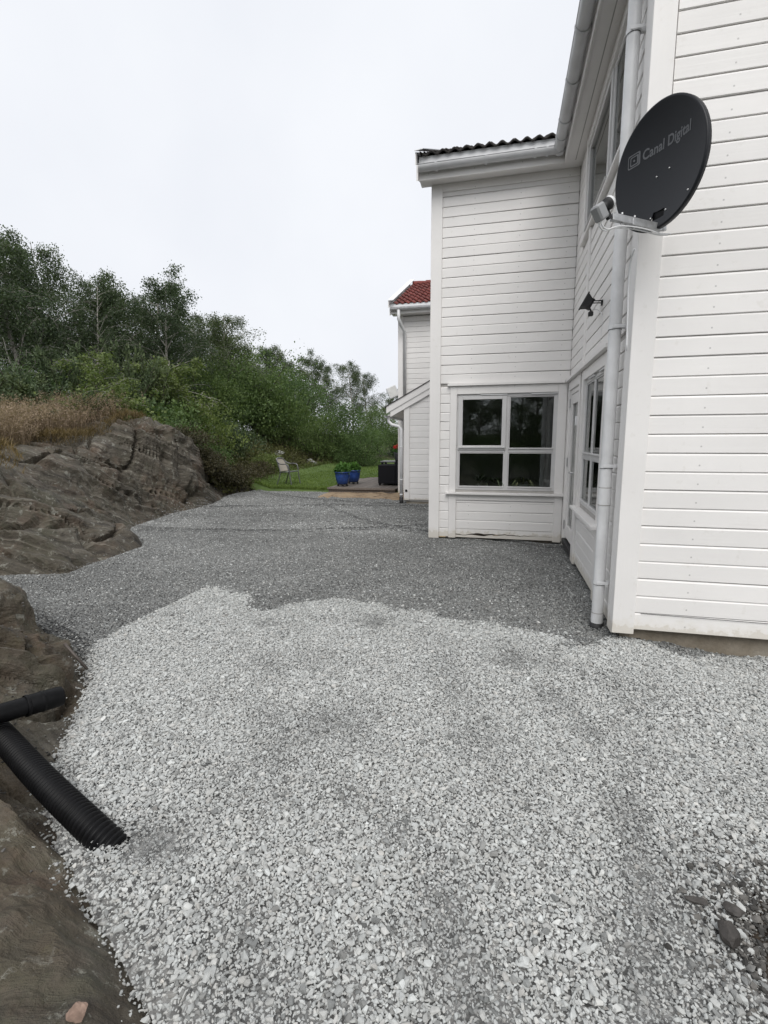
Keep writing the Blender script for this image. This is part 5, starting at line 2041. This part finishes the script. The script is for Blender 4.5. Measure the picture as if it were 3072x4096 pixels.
# ------------------------------------------------------------------ trees and shrubs on the hill
TREES = [(-12.15, 8.8, 6.25), (-11.4, 8.96, 6.14), (-10.65, 9.08, 5.96), (-11.39, 10.51, 5.82), (-11.99, 11.33, 6.48), (-11.07, 11.56, 5.97), (-12.08, 13.35, 6.36), (-11.44, 13.24, 6.39), (-11.29, 14.02, 6.53), (-10.2, 13.6, 6.29), (-10.87, 15.58, 6.03), (-11.51, 17.56, 6.19), (-10.06, 16.71, 6.3), (-11.28, 20.05, 6.22), (-11.52, 22.19, 6.22), (-10.94, 23.58, 6.15), (-11.07, 25.72, 5.93), (-10.92, 27.94, 6.41), (-10.63, 30.18, 6.45), (-10.18, 32.44, 6.61), (-9.51, 34.72, 6.4), (-9.12, 38.95, 5.39), (-7.32, 41.36, 5.97), (-14.98, 14.71, 6.74), (-14.74, 17.66, 7.27), (-14.05, 19.46, 6.56), (-13.75, 22.07, 6.77), (-14.33, 12.47, 6.77), (-18.87, 16.4, 6.6), (-18.1, 17.2, 6.4), (-16.9, 18.4, 6.4), (-16.6, 20.0, 6.5), (-15.6, 22.1, 6.5), (-13.8, 23.2, 6.0)]
TREE_LABEL = ['tallest dark birch cut by the left edge of the picture', 'dark birch just inside the left edge, beside the tallest one', 'slender dark birch near the left edge, in front of the others', 'thin open-crowned birch with sky showing through, second skyline peak from left',
              'open birch behind the thin leaning one on the left skyline', 'birch with pointed top, first of the central skyline group', 'dark birch between the pointed one and the widest crown on the skyline', 'birch with narrow twin tops in the middle of the left skyline',
              'dark birch left of the pale-trunked one on the skyline', 'wide birch with a pale trunk, highest of the central skyline group', 'low birch in the dip of the skyline right of the pale trunk', 'birch behind the dip in the skyline', 'free-standing peaked birch right of the skyline dip',
              'birch on the falling skyline, first right of the free-standing one', 'birch on the falling skyline, second right of the free-standing one', 'birch on the falling skyline, third right of the free-standing one', 'birch on the falling skyline, fourth right of the free-standing one',
              'distant birch above the pale boulders', 'distant birch above the blue pots, left one', 'distant birch above the blue pots, right one', 'distant birch left of the far house corner', 'farthest birch against the sky at the far house wall', 'far birch mostly hidden behind the far house',
              'back-row birch behind the left skyline', 'back-row birch behind the central skyline group', 'back-row birch behind the skyline dip', 'back-row birch behind the free-standing one', 'back-row birch behind the left-edge trees', 'far birch filling the wood behind the left edge', 'far birch filling the wood behind the thin open birch', 'far birch filling the wood behind the pointed one', 'far birch filling the wood behind the twin tops', 'far birch filling the wood behind the pale trunk', 'far birch filling the wood behind the skyline dip']
for k, (x, y, zt) in enumerate(TREES):
    s = 1.25
    x, y, zt = x * s, y * s, 1.5 + (zt - 1.5) * s * (1.10 if k < 5 else 1.04)
    zb = hz(x, y) - 0.1
    hs = (zt - zb) / 7.6
    m_ = BIRCH[k % 4]
    plant('birch_tree', m_, (x, y, zb), hs, hs * random.uniform(0.95, 1.2), random.uniform(0, 6.28), TREE_LABEL[k], 'tree', 'birch trees on the hill')

SHR = [('young', -8.68, 8.99, 3.3, 'yellow-green birch sapling above the reddish dry grass'), ('young', -8.73, 12.2, 3.68, 'bright young birch right of the pale-trunked tree'), ('young', -8.93, 11.42, 3.38, 'small young birch in front of the pale-trunked tree'),
       ('green', -9.43, 17.64, 4.99, 'tall leafy willow-like shrub above the garden chair'), ('green', -9.27, 18.28, 4.23, 'leafy shrub right behind the tall willow-like one'), ('green', -9.01, 20.62, 4.53, 'dense shrub above the pale boulders'),
       ('green', -7.08, 21.36, 3.25, 'big round dark green shrub behind the blue pots'), ('green', -6.06, 20.63, 2.22, 'light green shrub at the right foot of the big round one'), ('green', -7.78, 20.04, 2.64, 'shrub at the left foot of the big round one'),
       ('green', -9.95, 16.19, 4.33, 'tall shrub below the free-standing birch'), ('green', -10.09, 14.9, 4.14, 'dark shrub below the skyline dip'), ('green', -6.82, 26.12, 3.33, 'shrub beside the far house corner, beyond the lawn'), ('green', -8.56, 18.08, 3.42, 'mid-height shrub between the chair and the boulders'),
       ('green', -10.6, 8.2, 3.2, 'shrub under the left-edge birches, behind the junipers'), ('green', -11.2, 10.0, 3.3, 'shrub under the thin open birch, behind the junipers'), ('green', -10.6, 11.8, 3.3, 'shrub under the pointed birch, behind the junipers'),
       ('green', -4.6, 26.8, 3.0, 'dark hedge-like shrub just left of the far house wall'), ('green', -5.6, 25.4, 2.4, 'low dense shrub between the round shrub and the far house')]
for k, (kd, x, y, zt, lb) in enumerate(SHR):
    s = 1.24 if kd == 'green' and x < -8 else (1.14 if kd == 'green' else 1.1)
    x, y, zt = x * s, y * s, 1.5 + (zt - 1.5) * s
    zb = hz(x, y) - 0.08
    if kd == 'young':
        hs = (zt - zb) / 4.05
        plant('young_birch', YOUNG[k % 2], (x, y, zb), hs, hs * 1.35, random.uniform(0, 6.28), lb, 'tree', 'young trees on the hill')
    else:
        hs = (zt - zb) / 3.5
        plant('shrub', GREENB[k % 2], (x, y, zb), hs, max(0.75, hs * 0.95), random.uniform(0, 6.28), lb, 'shrub', 'tall shrubs on the bank')
LOW = [(-9.5, 11.0, 2.75, 'low bush right above the rock hump'), (-9.3, 10.0, 2.75, 'low bush above the middle of the rock hump'), (-8.9, 9.3, 2.6, 'low bush at the right end of the dry grass'),
       (-9.3, 12.4, 2.7, 'low bush up the slope beyond the right end of the rock'), (-9.6, 14.2, 2.6, 'low bush on the bank above the garden chair'), (-9.8, 16.4, 2.2, 'low bush just uphill of the pale boulders'),
       (-8.5, 13.2, 1.35, 'small bush low on the bank beyond the rock'), (-8.35, 16.6, 1.05, 'small round dark bush on the bank right of the garden chair'), (-10.2, 13.0, 3.0, 'bush higher up the bank, left of the tall shrubs'), (-8.6, 11.2, 2.1, 'small bush on top of the rock hump')]
for k, (x, y, zt, lb) in enumerate(LOW):
    zb = hz(x, y) - 0.05
    hs = max(0.3, (zt - zb) / 1.45)
    plant('bush', LOWB[k % 3], (x, y, zb), hs, max(0.4, min(1.1, hs)), random.uniform(0, 6.28), lb, 'bush', 'low bushes on the bank')
for k, (x, y, zt) in enumerate([(-7.9, 6.13, 2.29), (-8.04, 6.75, 2.37), (-8.1, 7.44, 2.57), (-7.81, 7.74, 2.53), (-7.79, 8.46, 2.79), (-7.49, 8.73, 2.77), (-8.06, 5.92, 2.35)]):
    x, y = x * 1.35, y * 1.35
    zt = 1.5 + (zt - 1.5) * 1.35
    zb = hz(x, y) - 0.05
    plant('juniper', JUN[k % 2], (x, y, zb), max(0.5, (zt - zb) / 1.2), 1.0, random.uniform(0, 6.28),
          ['juniper bush behind the dry grass, second from the left edge', 'juniper bush behind the dry grass, third from the left edge', 'juniper bush behind the dry grass, fourth from the left edge', 'juniper bush behind the dry grass, fifth from the left edge', 'tall juniper bush above the right part of the dry grass', 'rightmost juniper bush behind the dry grass', 'juniper bush behind the dry grass at the left edge'][k], 'bush', 'juniper bushes above the rock')
for k, (x, y) in enumerate([(-7.35, 11.0), (-7.55, 11.8), (-7.5, 12.5), (-8.3, 15.6), (-8.0, 14.6), (-7.55, 10.6), (-7.75, 13.3), (-7.7, 11.3)]):
    plant('heather', HEATH[k % 2], (x, y, hz(x, y) - 0.03), 1.0, 1.0, random.uniform(0, 6.28),
          ['brown heather tuft at the right foot of the rock', 'brown heather tuft on the bank left of the chair', 'dark heather tuft just behind the chair back', 'round dark tuft on the bank below the boulders', 'heather tuft on the bank right of the chair', 'heather tuft on the right shoulder of the rock', 'heather tuft above the garden chair', 'uphill heather tuft between rock and chair'][k], 'plant', 'heather tufts on the bank')

# trees on the far side of the yard, behind the viewer (they mirror in the panes)
for k, (x, y, h) in enumerate([(-6.0, -9.5, 4.6), (-3.4, -10.5, 4.9), (-1.0, -11, 4.7), (1.4, -10.5, 5.0), (3.8, -10, 4.6), (-2.2, -13, 5.6), (0.4, -13.5, 5.8)]):
    plant('birch_tree', BIRCH[(k + 1) % 4], (x, y, hz(x, y) - .1), h / 7.1, h / 7.1 * 1.6, random.uniform(0, 6.28), 'birch behind the photographer, mirrored in the window panes', 'tree', 'birches mirrored in the panes')

for k in range(8):  # unseen shrubs, added so the panes mirror something dark
    x, y = -8.5 + k * 2.0, -8.5 - (k % 2) * 1.2
    plant('shrub', GREENB[k % 2], (x, y, hz(x, y) - .1), 0.62, 0.85, k * 1.3, 'leafy shrub behind the photographer, added to darken the reflections in the panes', 'shrub', 'unseen shrubs added to darken the panes')

# ------------------------------------------------------------------ ground cover
def cover():
    rng = np.random.default_rng(77)
    n = 150000
    x = rng.uniform(-24, -5.5, n)
    y = rng.uniform(3, 34, n)
    m_ = 80000
    x[:m_] = rng.uniform(-13.5, -6.2, m_)
    y[:m_] = rng.uniform(10.5, 26.5, m_)
    d, _ = yard_distance(x, y)
    f = fbm(x * 0.9, y * 0.9, seed=9)
    lim = np.where(y < 11.2, 2.6, 0.05)
    ok = (d > lim) & (f + rng.normal(0, .08, n) > 0.30) & (np.hypot(x, y) < 27)
    x, y, f = x[ok], y[ok], f[ok]
    z = hill_z(x, y) + rng.exponential(0.10, len(x))
    P = np.stack([x, y, z], 1)
    o = link('ground_cover', leaf_mesh('ground_cover', P, 0.10, rng, 'leaf_cover', aspect=0.5, tint=f * 1.2 - 0.2 + rng.normal(0, .2, len(x))))
    tag(o, kind='stuff')


cover()


def blades(P, H_, W_, rng, lean=0.35):
    n = len(P)
    th = rng.uniform(0, 2 * np.pi, n)
    s = np.stack([np.cos(th), np.sin(th), np.zeros(n)], 1) * (W_ / 2)[:, None]
    l1 = rng.normal(0, lean, (n, 2))
    mid = P + np.concatenate([l1 * H_[:, None] * 0.35, (H_ * 0.55)[:, None]], 1)
    top = P + np.concatenate([l1 * H_[:, None], (H_ * rng.uniform(0.85, 1, n))[:, None]], 1)
    V = np.stack([P - s, P + s, mid + s * 0.7, mid - s * 0.7, top], 1)
    return V, top


def dry_grass():
    rng = np.random.default_rng(78)
    n = 52000
    x = rng.uniform(-11.5, -4.6, n)
    y = rng.uniform(3.2, 11.4, n)
    d, _ = yard_distance(x, y)
    f = fbm(x * 1.4, y * 1.4, seed=19)
    lo = 1.75 + (fbm(x * 1.1, y * 1.1, seed=29) - .5) * 1.0
    ok = (d > lo) & (d < 5.2 + rng.normal(0, .3, n)) & (f + rng.normal(0, .1, n) > 0.34) & (x * 0.79 + y * 0.61 < -0.9 + rng.normal(0, .25, n))
    x, y, d, f = x[ok], y[ok], d[ok], f[ok]
    n = len(x)
    z, _ = bank_height(x, y)
    P = np.stack([x, y, z + 0.0], 1)
    H_ = rng.uniform(0.25, 0.68, n) * (0.6 + 0.8 * f)
    V, top = blades(P, H_, rng.uniform(0.004, 0.010, n), rng, 0.3)
    k = np.arange(n)[:, None] * 5
    F4 = k + np.array([[0, 1, 2, 3]])
    F3 = k + np.array([[3, 2, 4, 4]])
    # feathery seed heads: little slips round each tip
    m_ = 9
    HP = np.repeat(top, m_, 0) + rng.normal(0, 1, (n * m_, 3)) * np.array([0.022, 0.022, 0.045]) - np.array([0, 0, 0.03])
    hv, hf, ht = leaf_quads(HP, 0.034, rng, aspect=0.35, tint=np.repeat(rng.uniform(0.35, 1, n), m_))
    tb = np.repeat(np.clip(rng.normal(0.35, .2, n), 0, 1), 5)
    V = V.reshape(-1, 3)
    # triangle tips written as quads would be degenerate, so split every blade in triangles
    T = np.concatenate([k + np.array([[0, 1, 2]]), k + np.array([[0, 2, 3]]), k + np.array([[3, 2, 4]])])
    hf3 = np.concatenate([hf[:, :3], hf[:, [0, 2, 3]]]) + len(V)
    me = np_mesh('dry_grass', np.concatenate([V, hv]), np.concatenate([T, hf3]), 'grass_dry', False, {'tint': np.concatenate([tb, ht])})
    tag(link('dry_grass', me), kind='stuff')


dry_grass()


def moss_tufts():
    """orange-brown turf hanging over the rock edge"""
    rng = np.random.default_rng(79)
    n = 60000
    x = rng.uniform(-9, -4.4, n)
    y = rng.uniform(3.4, 12.6, n)
    d, _ = yard_distance(x, y)
    f = fbm(x * 1.5, y * 1.5, seed=39)
    lo = np.where(y < 11, 1.30 + (fbm(x * 2.2, y * 2.2, seed=44) - 0.5) * 1.1, 0.3)
    ok = (d > lo) & (d < lo + 1.3) & (f + rng.normal(0, .05, n) > 0.47)
    x, y, f = x[ok], y[ok], f[ok]
    n = len(x)
    z, _ = bank_height(x, y)
    mound = np.clip(f - 0.47, 0, .3) * 0.5
    P = np.stack([x, y, z + mound], 1)
    V, top = blades(P, rng.uniform(0.05, 0.16, n), rng.uniform(0.006, 0.012, n), rng, 0.7)
    k = np.arange(n)[:, None] * 5
    T = np.concatenate([k + np.array([[0, 1, 2]]), k + np.array([[0, 2, 3]]), k + np.array([[3, 2, 4]])])
    me = np_mesh('turf', V.reshape(-1, 3), T, 'grass_orange', False, {'tint': np.repeat(np.clip((f - .4) * 2.2 + rng.normal(0, .25, n), 0, 1), 5)})
    tag(link('turf', me), kind='stuff')


moss_tufts()


def lawn_grass():
    rng = np.random.default_rng(80)
    n = 60000
    y = 13.3 + 13 * rng.random(n) ** 1.6
    x = rng.uniform(-9.6, -2.9, n)
    d, _ = yard_distance(x, y)
    ok = (d < 0.5) & ~((x > -4.86) & (y < 17.2) & (y > 13))
    x, y = x[ok], y[ok]
    n = len(x)
    P = np.stack([x, y, lawn_z(x, y) - 0.005], 1)
    edge = np.exp(-((y - 13.3) / 0.25) ** 2)
    V, top = blades(P, rng.uniform(0.03, 0.06, n) * (1 + 1.2 * edge), rng.uniform(0.010, 0.018, n), rng, 0.5)
    k = np.arange(n)[:, None] * 5
    T = np.concatenate([k + np.array([[0, 1, 2]]), k + np.array([[0, 2, 3]]), k + np.array([[3, 2, 4]])])
    f = fbm(x * .8, y * .8, seed=49)
    me = np_mesh('grass', V.reshape(-1, 3), T, 'grass_green', False, {'tint': np.repeat(np.clip(f + rng.normal(0, .2, n), 0, 1), 5)})
    tag(link('grass', me), kind='stuff')


lawn_grass()

# ------------------------------------------------------------------ garden armchair
def armchair():
    x0, y0 = -6.62, 14.42
    root = empty('garden_chair', (x0, y0, float(lawn_z(x0, y0))), R(-8))
    tag(root, 'lone garden armchair with dark tube frame and beige mesh on the lawn', 'chair')
    r = 0.017
    # local: faces +x
    for s in (-1, 1):
        y = 0.26 * s
        side = catmull([Vector((0.25, y * 1.02, 0.0)), Vector((0.20, y, 0.30)), Vector((0.16, y * 1.03, 0.60)), Vector((0.05, y * 1.06, 0.665)), Vector((-0.15, y * 1.02, 0.67))] + [Vector((-0.30, y * 0.8, 0.76))], 7)
        MB().tube(side, r, 8).build('arm_frame', 'alu_dark', root)
        MB().tube(catmull([Vector((-0.30, y * 0.95, 0.0)), Vector((-0.20, y * 0.92, 0.25)), Vector((-0.17, y * 0.9, 0.42)), Vector((-0.23, y * 0.86, 0.62)), Vector((-0.31, y * 0.78, 0.80))], 6), r, 8).build('leg', 'alu_dark', root)
        MB().tube([(0.19, y * .93, 0.43), (-0.17, y * .9, 0.41)], r * .9, 8).build('seat_rail', 'alu_dark', root)
    MB().tube(catmull([Vector((-0.30, -0.21, 0.78)), Vector((-0.335, -0.12, 0.845)), Vector((-0.345, 0.0, 0.855)), Vector((-0.335, 0.12, 0.845)), Vector((-0.30, 0.21, 0.78))], 6), r, 8).build('top_rail', 'alu_dark', root)
    MB().tube([(0.19, -0.24, 0.43), (0.19, 0.24, 0.43)], r, 8).build('front_rail', 'alu_dark', root)
    n = 8
    for nm, prof in (('seat', [(0.20, 0.435), (0.05, 0.415), (-0.16, 0.412)]), ('backrest', [(-0.165, 0.44), (-0.23, 0.62), (-0.335, 0.845)])):
        vs, fs = [], []
        for (x, z) in prof:
            for k in range(n + 1):
                t = k / n * 2 - 1
                vs.append((x - (0.02 * (1 - t * t) if nm == 'backrest' else 0), 0.215 * t, z - (0.012 * (1 - t * t) if nm == 'seat' else 0)))
        m_ = n + 1
        for off in (0, 1):
            pass
        b = len(vs)
        vs += [(q[0] - 0.004, q[1], q[2] - 0.004) for q in vs]
        for i in range(len(prof) - 1):
            for k in range(n):
                a_ = i * m_ + k
                fs += [(a_, a_ + 1, a_ + m_ + 1, a_ + m_), (b + a_ + m_, b + a_ + m_ + 1, b + a_ + 1, b + a_)]
        MB().add(vs, fs, True).build(nm, 'textilene', root)


armchair()

# ------------------------------------------------------------------ blue pots on wheels
def blue_pot(x, y, label, seed):
    z = 0.154
    root = empty('plant_pot', (x, y, z))
    tag(root, label, 'plant pot', 'blue glazed pots on the terrace')
    for k in range(4):
        a_ = k * math.pi / 2 + 0.4
        MB().tube([(0.13 * math.cos(a_), 0.13 * math.sin(a_) - 0.012, 0.026), (0.13 * math.cos(a_), 0.13 * math.sin(a_) + 0.012, 0.026)], 0.026, 10).build('caster', 'plastic_black_matte', root)
    MB().lathe([(0.0, 0.05), (0.16, 0.05), (0.16, 0.062), (0.0, 0.062)], (0, 0, 0), 20).build('trolley', 'plastic_black_matte', root)
    MB().lathe([(0.0, 0.063), (0.135, 0.063), (0.155, 0.08), (0.195, 0.20), (0.212, 0.32), (0.214, 0.385), (0.226, 0.39), (0.228, 0.415), (0.215, 0.422), (0.198, 0.41), (0.196, 0.33)], (0, 0, 0), 32).build('pot', 'blue_glaze', root)
    MB().lathe([(0.0, 0.375), (0.197, 0.37)], (0, 0, 0), 24).build('potting_soil', 'potting_soil', root)
    rng = np.random.default_rng(seed)
    n = 620
    th = rng.uniform(0, 6.28, n)
    r = np.sqrt(rng.random(n)) * 0.20
    P = np.stack([r * np.cos(th) * 1.05, r * np.sin(th) * 1.05, 0.40 + rng.random(n) * 0.24 * np.sqrt(np.clip(1.1 - (r / .21) ** 2, 0, 1))], 1)
    link('foliage', leaf_mesh('foliage', P, 0.085, rng, 'leaf_pot', aspect=0.75, tint=rng.random(n) * .6 + (P[:, 2] - .4) * 1.8), root)


blue_pot(-4.50, 13.45, 'blue glazed pot on casters with green plant, the front left of two', 5)
blue_pot(-4.42, 14.25, 'blue glazed pot with green plant, half hidden behind the front one', 6)

# ------------------------------------------------------------------ rattan lounge set
def rattan_chair(x, y, label, w=0.66, dpt=0.62):
    root = empty('rattan_armchair', (x, y, 0.155))
    tag(root, label, 'armchair', 'black rattan seats along the far house')
    # faces -x, back along +x
    for s in (0, 1):
        yy = s * (w - 0.12)
        MB().bbox(0.0, dpt - 0.101, yy, yy + 0.12, 0.05, 0.60, .012).build('armrest', 'rattan_black', root)
    MB().bbox(dpt - 0.10, dpt + 0.02, 0.0, w, 0.05, 0.76, .012).build('backrest', 'rattan_black', root)
    MB().bbox(0.01, dpt - 0.101, 0.122, w - 0.122, 0.10, 0.30, .01).build('seat', 'rattan_black', root)
    MB().bbox(0.0, dpt - 0.102, 0.125, w - 0.125, 0.302, 0.40, .03).build('cushion', 'grey_pot', root)
    for (a_, b_) in ((0.02, 0.02), (dpt - 0.05, 0.02), (0.02, w - 0.07), (dpt - 0.05, w - 0.07)):
        MB().bbox(a_, a_ + 0.05, b_, b_ + 0.05, 0.0, 0.0495, .004).build('leg', 'rattan_black', root)


rattan_chair(-3.54, 13.85, 'black rattan armchair nearest the viewer at the far house corner')
rattan_chair(-3.50, 15.9, 'black rattan armchair behind the nearest one, mostly hidden')
tb = empty('rattan_table', (-3.75, 14.95, 0.155))
tag(tb, 'low black rattan table standing behind the nearest armchair', 'table')
MB().bbox(0, 0.75, 0, 0.6, 0.62, 0.66, .008).build('tabletop', 'alu_dark', tb)
for (a_, b_) in ((0.03, 0.03), (0.66, 0.03), (0.03, 0.51), (0.66, 0.51)):
    MB().bbox(a_, a_ + 0.06, b_, b_ + 0.06, 0, 0.619, .004).build('leg', 'rattan_black', tb)
fp = empty('flower_pot', (-3.19, 15.05, 0.815))
tag(fp, 'grey flower pot with red blossoms on the table by the far house', 'flower pot')
MB().lathe([(0, 0), (0.095, 0), (0.13, 0.24), (0.138, 0.245), (0.138, 0.265), (0.12, 0.265), (0.115, 0.22)], (0, 0, 0), 20).build('pot', 'grey_pot', fp)
rng_ = np.random.default_rng(12)
nn = 260
P = rng_.normal(0, 1, (nn, 3)) * np.array([.07, .07, .05]) + np.array([0, 0, .33])
link('foliage', leaf_mesh('foliage', P, .06, rng_, 'leaf_pot', aspect=.9), fp)
nn = 420
cl = rng_.normal(0, 1, (9, 3)) * np.array([.075, .075, .03]) + np.array([0, 0, .43])
P = cl[rng_.integers(0, 9, nn)] + rng_.normal(0, .022, (nn, 3))
link('blossom', leaf_mesh('blossom', P, .035, rng_, 'red_petal', aspect=.9), fp)

# small garden lantern on a stone beyond the lawn
ln_ = empty('lantern', (-4.35, 21.6, 0.95))
tag(ln_, 'small dark garden lantern with a white pane among the shrubs beyond the lawn', 'lantern')
MB().bbox(-.09, .09, -.09, .09, 0.12, 0.30, .01).lathe([(0.13, 0.30), (0.0, 0.40)], (0, 0, 0), 8, False).build('housing', 'plastic_black_matte', ln_)
MB().bbox(-.05, .05, -.096, -.0905, 0.0, 0.13, .002).build('pane', 'ceramic_white', ln_)
MB().tube([(0, 0, 0.12), (0, 0, -0.9)], 0.02, 6).build('post', 'plastic_black_matte', ln_)

# ------------------------------------------------------------------ pot plants on the inner sill of the wing window
def sill_plant(x, y, label, kind, seed):
    root = empty('house_plant', (x, y, 0.737))
    tag(root, label, 'plant')
    rng = np.random.default_rng(seed)
    if kind == 'white':
        MB().lathe([(0, 0), (0.030, 0), (0.040, 0.10), (0.036, 0.10), (0.03, 0.02)], (0, 0, 0), 16).build('pot', 'ceramic_white', root)
        for zz in (0.025, 0.05, 0.075):
            for k in range(12):
                a_ = k * math.pi / 6 + zz * 20
                rr = 0.031 + 0.1 * zz + .0005
                MB().lathe([(0.0, 0.003), (0.006, 0)], (0, 0, 0), 6).build('dot', 'plastic_black_matte', root, Matrix.Translation((rr * math.cos(a_), rr * math.sin(a_), zz)) @ Matrix.Rotation(a_, 4, 'Z') @ Matrix.Rotation(R(90), 4, 'Y'))
        n, ln0, up0_ = 26, 0.24, 0.85
    else:
        MB().lathe([(0, 0), (0.07, 0), (0.085, 0.11), (0.075, 0.11), (0.07, 0.03)], (0, 0, 0), 20).build('pot', 'ceramic_white' if kind == 'spider' else 'grey_pot', root)
        n, ln0, up0_ = 44, 0.34, 0.75
    V, Fq, T = [], [], []
    for k in range(n):
        az = rng.uniform(0, 2 * np.pi)
        ln1 = ln0 * rng.uniform(.6, 1.1)
        st1 = 7
        d = np.array([math.cos(az) * 0.5, math.sin(az) * 0.3, up0_])
        p = np.array([0, 0, 0.10])
        sd_ = np.array([-math.sin(az), math.cos(az), 0])
        t0 = rng.random()
        for s in range(st1 + 1):
            w_ = 0.009 * (1 - (s / st1) ** 2) + 0.0008
            V += [p - sd_ * w_, p + sd_ * w_]
            T += [t0, t0]
            if s:
                b = len(V)
                Fq.append((b - 4, b - 3, b - 1, b - 2))
            p = p + d / np.linalg.norm(d) * ln1 / st1
            d = d + np.array([math.cos(az) * .12, math.sin(az) * .06, -0.30 if kind != 'white' else -.12])
    link('foliage', np_mesh('foliage', np.array(V), np.array(Fq), 'leaf_spider', True, {'tint': np.array(T)}), root)


sill_plant(-0.33, YB + 0.14, 'small plant in a dotted white pot behind the lower left pane', 'white', 3)
sill_plant(-0.12, YB + 0.14, 'grassy pot plant behind the middle post of the wing window', 'grey', 4)
sill_plant(0.30, YB + 0.14, 'spider plant with pale arching leaves behind the lower right pane', 'spider', 5)
